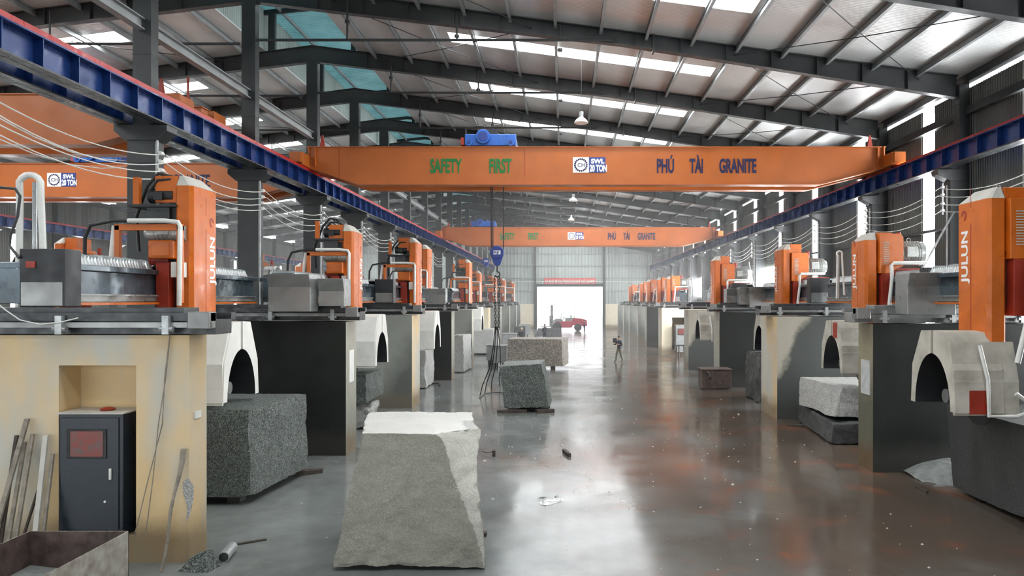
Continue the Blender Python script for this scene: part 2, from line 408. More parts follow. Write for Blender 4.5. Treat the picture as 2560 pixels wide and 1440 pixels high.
# low ribbon windows of the right wall, set in front of the sheet line
for (a, b) in ((45.6, 50.0), (51.6, 55.6), (69.5, 73.5)):
    wn += 1; struct('window_%d' % wn, MB().box(WR - .09, WR - .06, a, b, 4.35, 6.1), 'daylight_strip')
for k, y in enumerate(FR[:-1]): trim(MB().box(WL - .03, WL, y + 2.2, y + 2.9, 0, 3.6).box(WL - .03, WL, y + 2.2, y + 2.9, 8.0, 10.9), 'shaded_sheet')
struct('wall_front_light_block', MB().box(WL, WR, YF - .1, YF, 6.5, 11.1).prism([(WL, 11.1), (WR, 11.1), (RX, 14.2)], 'y', YF - .1, YF), 'shaded_sheet')  # unseen; added behind the camera to cut the front sky light, open below
# back wall with the door
DX0, DX1, DZ = -3.8, 5.65, 6.05
m = MB()
def back(x0, x1, z0, z1fn):
    corr_sheet(m, (x0, YB, z0), (x1, YB, z0), (x0, YB, z1fn(x0)), (x1, YB, z1fn(x1)), max(2, int((x1 - x0) / 0.46)), 0.06, (0, -1, 0))
back(WL, RX, 3.5, zr); back(RX, DX0, 3.5, zr); back(DX0, DX1, DZ, zr); back(DX1, WR, 3.5, zr)
struct('wall_back', m, 'wall_sheet')
m = MB().box(WL, DX0, YB - .25, YB, 0, 3.5).box(DX1, WR, YB - .25, YB, 0, 3.5)
struct('wall_back_base', m, 'pier_cream_pale')
for z in (5.35, 7.1, 8.85, 10.55):
    trim(MB().box(WL, DX0 if z < DZ else WR, YB - .2, YB - .08, z - .06, z + .06), 'pale_purlin')
    if z < DZ: trim(MB().box(DX1, WR, YB - .2, YB - .08, z - .06, z + .06), 'pale_purlin')
trim(MB().cyl((RX, YB - .35, 6.62), (WR - .2, YB - .35, 6.62), .05, 8), 'white_plastic')
for x in (-24, -17.5, DX0 - .15, DX1 + .15):
    trim(MB().box(x - .14, x + .14, YB - .4, YB - .12, 0, zr(x) - .1), 'steel')
d = MB().box(DX0 - .02, DX0 + .1, YB - .3, YB + .25, 0, DZ).box(DX1 - .1, DX1 + .02, YB - .3, YB + .25, 0, DZ).box(DX0, DX1, YB - .3, YB + .3, DZ - .12, DZ + .25)
struct('door_1', d, 'steel')
# purlins
for sgn in (1, -1):
    k = 0
    while True:
        X = (4.13 + 1.46 * (k - 8)) if sgn == 1 else (RX * 2 - (4.13 + 1.46 * (k - 8)))
        k += 1
        if sgn == 1 and (X < OPEN_R): continue
        if sgn == 1 and X > WR - .3: break
        if sgn == -1 and X > OPEN_L: continue
        if sgn == -1 and X < WL + .4: break
        z = zr(X)
        mb = MB().box(X - .008, X + .008, YF, YB, z - .2, z - .005).box(X - .05, X + .05, YF, YB, z - .205, z - .19).box(X - .05, X + .05, YF, YB, z - .03, z - .005)
        trim(mb, 'pale_purlin')
# eave members of the right wall
trim(MB().box(WR - .32, WR - .12, YF, YB, 10.95, 11.2), 'steel')
trim(MB().box(WR - .25, WR - .08, YF, YB, 9.95, 10.2), 'steel')
trim(MB().box(WR - .2, WR - .08, YF, YB, 8.9, 9.0), 'steel')
trim(MB().box(WL + .08, WL + .3, YF, YB, 10.6, 10.9), 'steel')
for z in (6.4, 4.0, 2.0):
    trim(MB().box(WR - .15, WR - .07, YF, YB, z, z + .1), 'steel')

# frames: rafters, columns, hanging pipes
def rafter(side, Y):
    m = MB()
    if side > 0: st = [(RX, .64), (RX + 2.6, .60), (RX + 12.0, .43), (RX + 17.0, .55), (WR - .45, .70)]
    else: st = [(RX, .64), (RX - 2.6, .60), (RX - 12.0, .43), (RX - 17, .55), (WL + .45, .70)]
    for i in range(len(st) - 1):
        (xa, da), (xb, db) = st[i], st[i + 1]; za, zb = zr(xa) - .02, zr(xb) - .02
        m.prism([(xa, za), (xb, zb), (xb, zb - db), (xa, za - da)], 'y', Y - .008, Y + .008)
        m.prism([(xa, za - da), (xb, zb - db), (xb, zb - db - .02), (xa, za - da - .02)], 'y', Y - .13, Y + .13)
        m.prism([(xa, za), (xb, zb), (xb, zb - .02), (xa, za - .02)], 'y', Y - .13, Y + .13)
    X = RX + side * 2.2
    while abs(X - RX) < 22.3:
        d = None
        for i in range(len(st) - 1):
            (xa, da), (xb, db) = st[i], st[i + 1]
            if min(xa, xb) <= X <= max(xa, xb): d = da + (db - da) * (X - xa) / (xb - xa)
        if d: m.box(X - .008, X + .008, Y - .12, Y + .12, zr(X) - d, zr(X) - .03)
        X += side * 1.46
    # splice plates
    X = RX + side * 13.0; z = zr(X)
    m.box(X - .03, X + .03, Y - .14, Y + .14, z - .58, z)
    return m
def ordlab(k): return ORD[min(k, len(ORD) - 1)]
base_objs = {}
vis = FR[1:]
for k, Y in enumerate(FR):
    for side in (1, -1):
        lab = 'dark grey steel roof rafter sloping to the %s wall, %s of its row' % ('right' if side > 0 else 'left', ordlab(k))
        key = ('r', side)
        if key not in base_objs:
            base_objs[key] = single('roof_rafter', lab, 'rafter', rafter(side, Y), 'steel', loc=(0, Y, 12), group='roof rafters over the %s bay' % ('right' if side > 0 else 'left'))
            base_objs[key]['kind'] = 'thing'
        else: copy_tree(base_objs[key], (0, Y - FR[0], 0), lab)

def hcol(m, x0, x1, y0, y1, z0, z1, t=.03):       # H section: flanges at x0 / x1
    m.box(x0, x0 + t, y0, y1, z0, z1); m.box(x1 - t, x1, y0, y1, z0, z1); m.box(x0 + t, x1 - t, (y0 + y1) / 2 - .012, (y0 + y1) / 2 + .012, z0, z1)
def boxcol(m, x0, x1, y0, y1, z0, z1): m.box(x0, x1, y0, y1, z0, z1)
CZ0, CZ1 = 7.83, 8.20
def column_mid(Y, lab):
    t = thing('steel_column', lab, 'column', (RX, Y, 0), 'middle row of crane columns'); t['kind'] = 'thing'
    mesh_obj('lower_shaft', MB().box(RX - .33, RX + .33, Y - .2, Y + .2, 0.05, CZ0).box(RX - .335, RX + .335, Y - .21, Y + .21, 6.1, 6.13).box(RX - .335, RX + .335, Y - .21, Y + .21, 7.3, 7.33), 'steel', t)
    mesh_obj('base_plate', MB().box(RX - .5, RX + .5, Y - .35, Y + .35, 0, .05), 'steel', t)
    cp = MB().prism([(RX - .64, CZ1), (RX + .64, CZ1), (RX + .64, CZ1 - .15), (RX + .38, CZ0), (RX - .38, CZ0), (RX - .64, CZ1 - .15)], 'y', Y - .24, Y + .24)
    cap = mesh_obj('corbel', cp, 'steel', t, bevel=.01)
    mesh_obj('upper_shaft', MB().box(RX - .22, RX + .22, Y - .16, Y + .16, CZ1, 13.62).box(RX - .225, RX + .225, Y - .17, Y + .17, 11.2, 11.23).box(RX - .225, RX + .225, Y - .17, Y + .17, 9.9, 9.93), 'steel', t)
    mesh_obj('conduit', MB().cyl((RX + .38, Y - .18, 0.5), (RX + .38, Y - .18, CZ0), .03, 8), 'galvanised', t)
    return t
def column_right(Y, lab):
    t = thing('steel_column', lab, 'column', (12.75, Y, 0), 'right row of crane columns'); t['kind'] = 'thing'
    mesh_obj('lower_shaft', MB().box(12.4, 13.0, Y - .2, Y + .2, 0.05, CZ0), 'steel', t)
    mesh_obj('base_plate', MB().box(12.3, 13.08, Y - .35, Y + .35, 0, .05), 'steel', t)
    mesh_obj('corbel', MB().prism([(11.98, CZ1), (13.0, CZ1), (13.0, CZ0), (12.4, CZ0), (12.0, CZ1 - .16)], 'y', Y - .22, Y + .22), 'steel', t, bevel=.01)
    mesh_obj('upper_shaft', MB().box(12.7, 13.02, Y - .18, Y + .18, CZ1, 10.95).box(12.69, 13.03, Y - .19, Y + .19, 10.3, 10.33), 'steel', t)
    mesh_obj('downpipe', MB().tube([(12.95, Y + .35, 10.9), (12.95, Y + .35, 10.5), (12.85, Y + .3, 10.35), (12.85, Y + .3, 10.1)], .08, 10), 'white_plastic', t)
    mesh_obj('conduit', MB().cyl((12.34, Y - .1, 0.5), (12.34, Y - .1, 7.7), .025, 8), 'galvanised', t)
    return t
def column_left(Y, lab):
    t = thing('steel_column', lab, 'column', (-32.6, Y, 0), 'left row of crane columns'); t['kind'] = 'thing'
    mesh_obj('lower_shaft', MB().box(-32.9, -32.3, Y - .2, Y + .2, 0.05, CZ0), 'steel', t)
    mesh_obj('corbel', MB().prism([(-31.9, CZ1), (-32.9, CZ1), (-32.9, CZ0), (-32.3, CZ0), (-31.92, CZ1 - .16)], 'y', Y - .22, Y + .22), 'steel', t)
    mesh_obj('upper_shaft', MB().box(-32.9, -32.6, Y - .18, Y + .18, CZ1, 11.0), 'steel', t)
    return t
c0 = column_mid(FR[1], 'dark grey steel column of the middle row, nearest to the camera')
c1 = column_right(FR[1], 'dark grey steel column on the right wall, nearest to the camera')
c2 = column_left(FR[1], 'dark grey steel column on the far left wall, nearest to the camera')
for k, Y in enumerate(FR[2:]):
    off = (0, Y - FR[1], 0)
    copy_tree(c0, off, 'dark grey steel column of the middle row, %s to the camera' % ordlab(k + 1))
    copy_tree(c1, off, 'dark grey steel column on the right wall, %s to the camera' % ordlab(k + 1))
    copy_tree(c2, off, 'dark grey steel column on the far left wall, %s to the camera' % ordlab(k + 1))

# monitor posts and small ridge rafters
mr = MB()
Y = FR[0]
for X in (-11.75,): mr.box(X - .13, X + .13, Y - .1, Y + .1, zr(X) - .05, zm(X) - .12)
mr.box(-8.55, -8.4, Y - .1, Y + .1, zr(-8.5) - .05, zm(-8.5) - .12)
for (a, b) in ((-12.6, RX), (RX, -7.7)):
    mr.prism([(a, zm(a) - .05), (b, zm(b) - .05), (b, zm(b) - .22), (a, zm(a) - .22)], 'y', Y - .07, Y + .07)
rr = single('ridge_frame', 'small dark steel frame carrying the teal ridge roof, nearest', 'frame', mr, 'steel_dark', loc=(RX, Y, 14.3), group='ridge frames under the teal roof')
for k, Y in enumerate(FR[1:]): copy_tree(rr, (0, Y - FR[0], 0), 'small dark steel frame carrying the teal ridge roof, %s' % ordlab(k + 1))
for X in (-11.4, -9.1):
    trim(MB().box(X - .04, X + .04, 8, YB, zm(X) - .2, zm(X) - .05), 'pale_purlin')

# tie pipes hung below each frame
def tie_pipe(Y):
    t = thing('tie_pipe', 'thin grey pipe hung level under the roof, nearest', 'pipe', (RX, Y, 12.3), 'level pipes hung under the rafters')
    mesh_obj('pipe', MB().cyl((RX + .25, Y - .25, 12.32), (1.6, Y - .25, 12.32), .045, 8), 'steel', t)
    mesh_obj('pipe', MB().cyl((RX - .25, Y - .25, 12.2), (-20.5, Y - .25, 12.2), .045, 8), 'steel', t)
    for X in (-6.9, -3.4, -0.1):
        mesh_obj('hanger', MB().cyl((X, Y - .25, 12.32), (X, Y - .25, zr(X) - .2), .035, 8).cyl((X, Y - .25, zr(X) - 1.0), (X, Y - .25, zr(X) - 0.92), .08, 10), 'steel', t)
    for X in (-16.4, -19.5):
        mesh_obj('hanger', MB().cyl((X, Y - .25, 12.2), (X, Y - .25, zr(X) - .2), .035, 8), 'steel', t)
    return t
tp = tie_pipe(FR[1])
for k, Y in enumerate(FR[2:-1]): copy_tree(tp, (0, Y - FR[1], 0), 'thin grey pipe hung level under the roof, %s' % ordlab(k + 1))
# thin cross braces under the roof (bays)
def brace(xa, ya, xb, yb, lab):
    a = (xa, ya, zr(xa) - .3); b = (xb, yb, zr(xb) - .3); mid = (Vector(a) + Vector(b)) / 2 - Vector((0, 0, .06))
    m = MB().tube([a, mid, b], .014, 6)
    return single('brace_rod', lab, 'rod', m, 'steel_dark', loc=a, group='thin cross brace rods under the roof')
for k in range(1, 8):
    y0, y1 = FR[k], FR[k + 1]
    w_ = ordlab(k - 1)
    brace(5.5, y1, 11.5, y0, 'thin steel rod crossing the roof bay by the right wall, rising left, %s bay' % w_)
    brace(5.5, y0, 11.5, y1, 'thin steel rod crossing the roof bay by the right wall, rising right, %s bay' % w_)
    brace(-7.5, y0, -1, y1, 'thin steel rod crossing beside the ridge, running away to the right, %s bay' % w_)
    brace(-7.5, y1, -1, y0, 'thin steel rod crossing beside the ridge, running away to the left, %s bay' % w_)
    brace(-13, y1, -19, y0, 'thin steel rod crossing the left roof slope, %s bay' % w_)
# longitudinal strut between middle columns
st = MB(); Ya, Yb = FR[0], FR[1]
st.box(RX - .10, RX + .10, Ya + .2, Yb - .2, 10.72, 10.75).box(RX - .10, RX + .10, Ya + .2, Yb - .2, 10.47, 10.5).box(RX - .012, RX + .012, Ya + .2, Yb - .2, 10.5, 10.72)
s0 = single('column_strut', 'grey steel strut joining the tops of the middle columns, nearest span', 'strut', st, 'pale_purlin', loc=(RX, Ya, 10.5), group='struts between the middle columns')
for k, Y in enumerate(FR[1:-1]): copy_tree(s0, (0, Y - FR[0], 0), 'grey steel strut joining the tops of the middle columns, %s span' % ordlab(k + 1))

# ---------------------------------------------------------------- crane runways
def runway(x0, x1, lab, railx, y0=7.0):
    t = thing('crane_runway', lab, 'beam', ((x0 + x1) / 2, y0, CZ1), 'navy crane runway beams')
    zb, zt = CZ1 + .01, 8.80; xc = (x0 + x1) / 2; y1 = YB - 1.0
    mesh_obj('web', MB().box(xc - .01, xc + .01, y0, y1, zb, zt), 'navy', t)
    mesh_obj('bottom_flange', MB().box(x0, x1, y0, y1, zb, zb + .035), 'bed_grey', t)
    mesh_obj('top_flange', MB().box(x0, x1, y0, y1, zt - .03, zt), 'navy', t)
    m = MB(); y = y0 + .5
    while y < y1: m.box(x0 + .02, x1 - .02, y - .01, y + .01, zb + .035, zt - .03); y += 1.0
    sf = mesh_obj('stiffener', m, 'navy', t); sf['kind'] = 'stuff'
    mesh_obj('rail', MB().box(railx - .035, railx + .035, y0, y1, zt, zt + .12), 'rail_red', t)
    return t
runway(-9.86, -9.46, 'navy steel crane runway on the middle columns, facing the aisle', -9.53)
runway(-10.74, -10.38, 'navy steel crane runway behind the middle columns, serving the left bay', -10.43)
runway(12.0, 12.38, 'navy steel crane runway along the right wall', 12.18)
runway(-32.28, -31.9, 'navy steel crane runway along the far left wall', -32.1)

# ---------------------------------------------------------------- power wires sagging between columns
def wire(X, y0, y1, z, sag, lab, grp, zoff=0.0):
    pts = []
    for i in range(13):
        u = i / 12; pts.append((X, y0 + (y1 - y0) * u, z + zoff * u - sag * 4 * u * (1 - u)))
    return single('power_wire', lab, 'wire', MB().tube(pts, .013, 6), 'cable_white', loc=pts[0], group=grp, sm=True)
LEV_L = [7.52, 7.32, 7.12, 6.95]
LEV_R = [7.62, 7.38, 7.1, 6.88]
hgt = ['highest', 'second highest', 'third highest', 'lowest']
for side, X, LEV, sag in ((-1, -9.62, LEV_L, .34), (1, 12.15, LEV_R, .3)):
    nm = 'left row of columns' if side < 0 else 'right wall'
    for i, z in enumerate(LEV):
        for k in range(0, 8):
            if k == 1 or (side > 0 and k == 0):
                pass
            wire(X + random.uniform(-.04, .04), FR[k], FR[k + 1], z, sag * random.uniform(.85, 1.2),
                 'pale power wire along the %s, %s strand, %s span' % ('left columns' if side < 0 else 'right wall', hgt[i], ordlab(k)), 'wires along the ' + nm)
    for k in range(0, 8):
        t = thing('wire_bracket', 'galvanised bracket holding the power wires on the %s, %s' % (nm, ordlab(k)), 'bracket', (X, FR[k], 6.8), 'wire brackets on the ' + nm)
        xx = X + (-.12 if side < 0 else .12)
        mesh_obj('post', MB().box(min(X - .02, xx), max(X + .02, xx) - .1, FR[k] - .22, FR[k] - .18, 6.75, 7.75), 'galvanised', t)
        for z in LEV:
            mesh_obj('insulator', MB().cyl((X, FR[k] - .26, z), (X, FR[k] - .12, z), .045, 10), 'white_plastic', t)
# extra pair of wires crossing the near left corner
for i, (ya, yb) in enumerate(((300, 402), (356, 418))):
    a = px(-30, ya - 20, 12.2); b = px(318, yb, 17.9); mid = (a + b) / 2 - Vector((0, 0, .22))
    single('power_wire', 'pale wire crossing the near left corner, %s of the pair' % ('upper', 'lower')[i], 'wire',
           MB().tube([a, a.lerp(b, .25) - Vector((0, 0, .16)), mid, a.lerp(b, .75) - Vector((0, 0, .16)), b], .012, 6), 'cable_white', loc=a, sm=True, group='pair of wires in the near left corner')

# ---------------------------------------------------------------- overhead cranes
def girder_poly(xl, xr, zt, zb, zend, tl, tr):
    return [(xl, zt), (xr, zt), (xr, zend), (xr - tr, zb), (xl + tl, zb), (xl, zend)]
def gear_logo(t, x, y, z, s):
    mesh_obj('emblem_plate', MB().box(x, x + .6 * s, y - .012, y - .002, z - .29 * s, z + .29 * s), 'white_letter', t)
    m = MB(); c = Vector((x + .3 * s, y - .02, z))
    for i in range(20):
        a0 = 2 * PI * i / 20; a1 = a0 + .19
        p = [(c.x + r * s * math.cos(a), c.z + r * s * math.sin(a)) for (r, a) in ((.21, a0), (.255, a0), (.255, a1), (.21, a1))]
        m.prism(p, 'y', y - .02, y - .012)
    for i in range(32):
        a0 = 2 * PI * i / 32; a1 = 2 * PI * (i + 1) / 32
        m.prism([(c.x + r * s * math.cos(a), c.z + r * s * math.sin(a)) for (r, a) in ((.195, a0), (.215, a0), (.215, a1), (.195, a1))], 'y', y - .02, y - .012)
    mesh_obj('emblem', m, 'navy_letter', t)
    text('emblem_letters', 'CH', .2 * s, 'navy_letter', t, (x + .17 * s, y - .014, z - .07 * s), FACING)
    mesh_obj('load_plate', MB().box(x + .6 * s, x + 1.22 * s, y - .012, y - .002, z - .29 * s, z + .29 * s), 'blue_dark', t)
    text('load_lettering', 'SWL', .235 * s, 'white_letter', t, (x + .68 * s, y - .014, z + .06 * s), FACING, 1.05, .004, .012)
    text('load_lettering', '20 TON', .33 * s, 'white_letter', t, (x + .63 * s, y - .014, z - .235 * s), FACING, .56, .004, .016)
def crane(name_lab, Y, xl, xr, writing=True, mat='crane_orange', gran_x=3.5):
    t = thing('overhead_crane', name_lab, 'crane', ((xl + xr) / 2, Y, 8.9))
    zt, zb, ze = 9.74, 8.32, 8.93
    for (ya, yb) in ((Y, Y + .5), (Y + 1.35, Y + 1.85)):
        g = mesh_obj('girder', MB().prism(girder_poly(xl + .35, xr - .35, zt - .03, zb + .03, ze, 1.9, 2.4), 'y', ya + .05, yb - .05), mat, t)
        fm = MB(); pl = girder_poly(xl + .35, xr - .35, zt, zb, ze, 1.9, 2.4)
        fm.box(xl + .3, xr - .3, ya, yb, zt - .03, zt)
        for (p, q) in ((pl[2], pl[3]), (pl[3], pl[4]), (pl[4], pl[5])):
            fm.prism([p, q, (q[0], q[1] + .03), (p[0], p[1] + .03)], 'y', ya, yb)
        mesh_obj('flange', fm, mat, g)
        m = MB()
        for x in (xl + 1.5, xl + (xr - xl) * .38): m.box(x - .006, x + .006, ya + .04, ya + .05, zb + .3, zt - .04)
        mesh_obj('weld_seam', m, 'red_paint', g)
    for x, s in ((xl, 1), (xr, -1)):
        e = mesh_obj('end_carriage', MB().box(min(x, x + s * .42), max(x, x + s * .42), Y - .7, Y + 2.6, 8.93, 9.4), mat, t, bevel=.02)
        mesh_obj('buffer', MB().box(min(x, x + s * .4), max(x, x + s * .4), Y - .95, Y - .7, 9.0, 9.36), mat, e)
        mesh_obj('stiffener_plate', MB().box(x + s * .36, x + s * .40, Y - .05, Y + .05, 8.95, 9.74).box(x + s * .62, x + s * .64, Y - .08, Y + .05, 9.0, 9.7), mat, e)
        for yy in (Y - .3, Y + 2.2):
            mesh_obj('wheel', MB().cyl((x + s * .14, yy, 9.02), (x + s * .28, yy, 9.02), .14, 20), 'steel_dark', e)
        mesh_obj('rail_post', MB().prism([(x + s * .75, zt), (x + s * .95, zt), (x + s * .87, zt + .45), (x + s * .83, zt + .45)], 'y', Y + .1, Y + .18), 'red_paint', t)
    if writing:
        zc = 9.03
        for (body, x0, x1, mt) in (('SAFETY', -4.97, -3.78, 'green_letter'), ('FIRST', -2.76, -1.93, 'green_letter'), ('PHÚ', gran_x, gran_x + .64, 'navy_letter'), ('TÀI', gran_x + 1.22, gran_x + 1.72, 'navy_letter'), ('GRANITE', gran_x + 2.33, gran_x + 3.72, 'navy_letter')):
            o = text('lettering', body, .72, mt, t, (0, 0, 0), FACING, 1.0, .005, .024)
            vs = o.data.vertices; mn = min(v.co.x for v in vs); mx = max(v.co.x for v in vs)
            for v in vs:
                v.co.x = (v.co.x - mn) / (mx - mn) * (x1 - x0) + x0 - t['o'][0]; v.co.y += t['o'][1]; v.co.z += t['o'][2]
                v.co.y += Y + .04 - t['o'][1]; v.co.z += zc - .25 - t['o'][2]
        gear_logo(t, .36, Y + .05, 9.06, 1.0)
    return t
def trolley(X, Y, lab):
    t = thing('crane_trolley', lab, 'trolley', (X, Y + .9, 9.75))
    mesh_obj('side_plate', MB().box(X - .95, X + .98, Y + .18, Y + .3, 9.81, 10.25), 'blue_paint', t, bevel=.03)
    mesh_obj('frame', MB().box(X - .95, X + .95, Y + .3, Y + 1.6, 9.86, 10.2), 'blue_dark', t)
    gh = mesh_obj('gearbox', MB().cyl((X - .25, Y + .02, 10.13), (X - .25, Y + .3, 10.13), .27, 28), 'blue_paint', t, bevel=.02)
    mesh_obj('gearbox_cover', MB().cyl((X - .25, Y - .02, 10.13), (X - .25, Y + .04, 10.13), .18, 24), 'blue_dark', gh)
    mesh_obj('drum', MB().cyl((X + .1, Y + .35, 10.3), (X + .1, Y + 1.6, 10.3), .2, 20), 'steel_dark', t)
    for x in (X - .78, X + .78):
        w = mesh_obj('wheel', MB().cyl((x, Y + .08, 9.93), (x, Y + .34, 9.93), .145, 20), 'blue_paint', t)
        mesh_obj('hub', MB().cyl((x, Y + .04, 9.93), (x, Y + .09, 9.93), .06, 12), 'blue_dark', w)
    mesh_obj('control_box', MB().box(X - 1.1, X - .97, Y + .2, Y + .8, 9.85, 10.12), 'red_paint', t)
    mesh_obj('cable_guide', MB().cyl((X - .95, Y + .5, 10.2), (X - .95, Y + .5, 10.5), .03, 8).cyl((X - .3, Y + .9, 10.3), (X - .3, Y + .9, 10.55), .04, 8), 'steel_dark', t)
    return t
def hook(X, Y, zc, lab):
    t = thing('hook_block', lab, 'crane hook', (X, Y, zc))
    mesh_obj('shell', MB().lathe((X, Y - .14, zc), [(.02, 0), (.24, 0), (.27, .04), (.27, .24), (.24, .28), (.02, .28)], 32, 'y'), 'blue_dark', t, sm=True)
    mesh_obj('lower_shell', MB().prism([(X - .25, zc - .05), (X + .25, zc - .05), (X + .13, zc - .44), (X + .06, zc - .5), (X - .06, zc - .5), (X - .13, zc - .44)], 'y', Y - .11, Y + .11), 'blue_dark', t, bevel=.02)
    mesh_obj('label_plate', MB().box(X - .13, X + .14, Y - .16, Y - .145, zc - .07, zc + .08), 'white_letter', t)
    text('lettering', 'FUJI', .13, 'blue_dark', t, (X - .12, Y - .162, zc - .04), FACING, .9, .003, .006)
    cb = MB()
    for dx in (-.25, -.18): cb.cyl((X + dx * .9, Y, zc + .1), (X + dx, Y, 9.95), .022, 6)
    mesh_obj('cable', cb, 'black_rubber', t)
    mesh_obj('cable', MB().cyl((X + .24, Y, zc + .1), (X + .24, Y, 9.95), .022, 6), 'black_rubber', t)
    hk = [(X, Y, zc - .5), (X, Y, zc - .72)] + [(X + .1 * math.sin(a), Y, zc - .83 + .1 * math.cos(a)) for a in [i * .4 for i in range(0, 12)]]
    mesh_obj('hook', MB().tube(hk, .03, 8), 'steel_dark', t, sm=True)
    return t
YC1, YC2 = 27.6, 58.0
crane('long orange overhead crane with green SAFETY FIRST lettering, nearest over the aisle', YC1, -9.87, 12.34)
crane('orange overhead crane farther down the aisle, smaller in view', YC2, -9.87, 12.34)
crane('orange overhead crane of the left bay, at the upper left edge', 20.5, -32.2, -10.36, False)
cb = crane('orange overhead crane of the left bay bearing the 20 TON plate', 30.9, -32.2, -10.36, False)
gear_logo(cb, px(116, 449, 30.9).x, 30.95, px(116, 449, 30.9).z, .98)
text('lettering', 'GRANITE', .72, 'navy_letter', cb, (px(430, 449, 30.9).x, 30.945, 8.75), FACING, .52, .005, .02)
trolley(-2.75, YC1, 'blue crane trolley riding on the nearest orange crane')
trolley(-6.3, YC2, 'blue crane trolley riding on the farther orange crane')
trolley(-19.6, 30.9, 'blue crane trolley on the left bay crane bearing the plate')
# left bay: boxes on top of the near crane
for i, (x, y, Yd) in enumerate(((415, 262, 20.2), (505, 303, 22.6))):
    p = px(x, y, Yd)
    single('crane_cable_box', 'small orange tapered box above the runway, %s of the two' % ('left', 'right')[i], 'box',
           MB().prism([(p.x - .42, p.z - .35), (p.x + .42, p.z - .35), (p.x + .36, p.z + .32), (p.x - .42, p.z + .32)], 'y', Yd, Yd + .8), 'crane_orange', loc=p, bevel=.02)
p = px(470, 240, 21.5)
single('signal_mast', 'thin red upright on the left bay crane end', 'mast', MB().cyl(p - Vector((0, 0, .5)), p + Vector((0, 0, .55)), .035, 8).cyl(p - Vector((-.2, 0, .5)), p + Vector((0.03, 0, -.05)), .03, 8), 'red_paint', loc=p)

HX1 = px(1243, 632, 28.5)
hook(HX1.x, 28.5, px(1243, 632, 28.5).z, 'blue crane hook block hanging from the nearest crane')
p = px(1215, 653, 58.9)
hook(p.x, 58.9, p.z, 'small blue crane hook block hanging from the farther crane')
# chain slings under the near hook
hz = HX1.z - .95
ch = MB()
for dx in (-.1, .09):
    z = hz
    k = 0
    while z > hz - 2.0:
        x = HX1.x + dx * (1 - .3 * k / 12); r = .035
        pts = [(x + (r * math.cos(a) if k % 2 else 0), 28.5 + (0 if k % 2 else r * math.cos(a)), z + .075 * math.sin(a)) for a in [i * PI / 5 for i in range(11)]]
        ch.tube(pts, .013, 5); z -= .115; k += 1
tt = thing('chain_sling', 'dark chain and rope sling hanging from the near hook to the floor', 'sling', (HX1.x, 28.5, hz), None)
chn = mesh_obj('chain', ch, 'black_rubber', tt); chn['kind'] = 'stuff'
ends = [((1200, 990), -.35), ((1212, 985), -.2), ((1228, 978), 0.0), ((1250, 968), .12)]
for i, ((ex, ey), o) in enumerate(ends):
    top = Vector((HX1.x + o * .2, 28.5, hz - 1.9)); e = px(ex, ey, 0.01 + CAMZ * F / (ey - VY)); e.z = .03
    mid = top.lerp(e, .55) + Vector((.12 - i * .02, 0, -.1))
    mesh_obj('rope', MB().tube([top, top.lerp(mid, .5) + Vector((.03, 0, 0)), mid, mid.lerp(e, .6) + Vector((-.05, 0, -.02)), e], .02, 7), 'black_rubber', tt, sm=True)
lp = [px(x, y, CAMZ * F / (y - VY)) + Vector((0, 0, .03 + h)) for (x, y, h) in ((1228, 978, 0), (1245, 972, .1), (1262, 962, .35), (1270, 972, .2), (1266, 985, 0), (1240, 983, 0), (1215, 985, 0), (1198, 996, 0))]
mesh_obj('loop', MB().tube(lp, .018, 6), 'black_rubber', tt, sm=True)

# ---------------------------------------------------------------- concrete piers of the block cutters
def pier(lab, s, xe, y0, th, front, top=3.45, width=5.0, edge='pier_cream', niche=False):
    x1 = xe + s * width; a, b = min(xe, x1), max(xe, x1)
    org = (xe, y0, 0)
    t = thing('saw_pier', lab, 'concrete wall', org, None); t['kind'] = 'thing'
    fm = lambda n, c: 1 if n.x * -s > .7 else 0
    if not niche:
        m = MB().box(a, b, y0, y0 + th, 0, top)
    else:
        n0, n1, nz = niche   # world X range, top z
        m = MB()
        m.box(a, n0, y0, y0 + th, 0, top).box(n1, b, y0, y0 + th, 0, top).box(n0, n1, y0, y0 + th, nz, top)
        m.box(n0, n1, y0, y0 + th, 0, .42)
        m.box(n0 - .2, n1 + .2, y0 + th - .03, y0 + th + .12, 0, nz + .2)
    mesh_obj('wall_body', m, [front, edge], t, fmat=fm)
    return t
LP = [(11.28, .55, 'pier_cream'), (19.07, .95, 'pier_dark'), (27.4, 1.5, 'pier_grey'), (37.1, 1.0, 'pier_dark'), (45.4, .9, 'pier_grey'),
      (55.5, 1.4, 'pier_cream_pale'), (66, 1.2, 'pier_grey'), (77, 1.2, 'pier_grey'), (88, 1.2, 'pier_grey'), (96.5, 1.2, 'pier_grey')]
RP = [(9.4, .9, 'pier_dark'), (17.2, .85, 'pier_dark'), (24.9, 2.0, 'pier_mixed'), (34.1, 1.3, 'pier_dark'), (42.5, 1.6, 'pier_mixed'), (54.0, 2.0, 'pier_cream_pale'),
      (63.8, 1.3, 'pier_dark'), (71, 1.3, 'pier_grey'), (80, 1.3, 'pier_grey'), (88, 1.3, 'pier_grey'), (97, 1.2, 'pier_grey')]
desc = {'pier_cream': 'cream plastered', 'pier_dark': 'slurry-darkened', 'pier_grey': 'grey stained', 'pier_cream_pale': 'pale cream', 'pier_mixed': 'half stained grey and brown'}
for k, (y, th, mt) in enumerate(LP):
    if k == 0: pier('cream plastered concrete pier with a niche holding the electrical cabinet', -1, -5.70, y, th, mt, 3.47, niche=(-7.69, -6.51, 3.01), width=4.6)
    elif k == 5: pier('pale cream concrete pier on the left with a small niche', -1, -5.6, y, th, mt, 3.45, niche=(-7.1, -6.3, 2.6))
    else: pier('%s concrete pier of the left machine row, %s' % (desc[mt], ordlab(k)), -1, -5.6, y, th, mt, edge='pier_cream' if k in (2, 5) else 'pier_edge_grey')
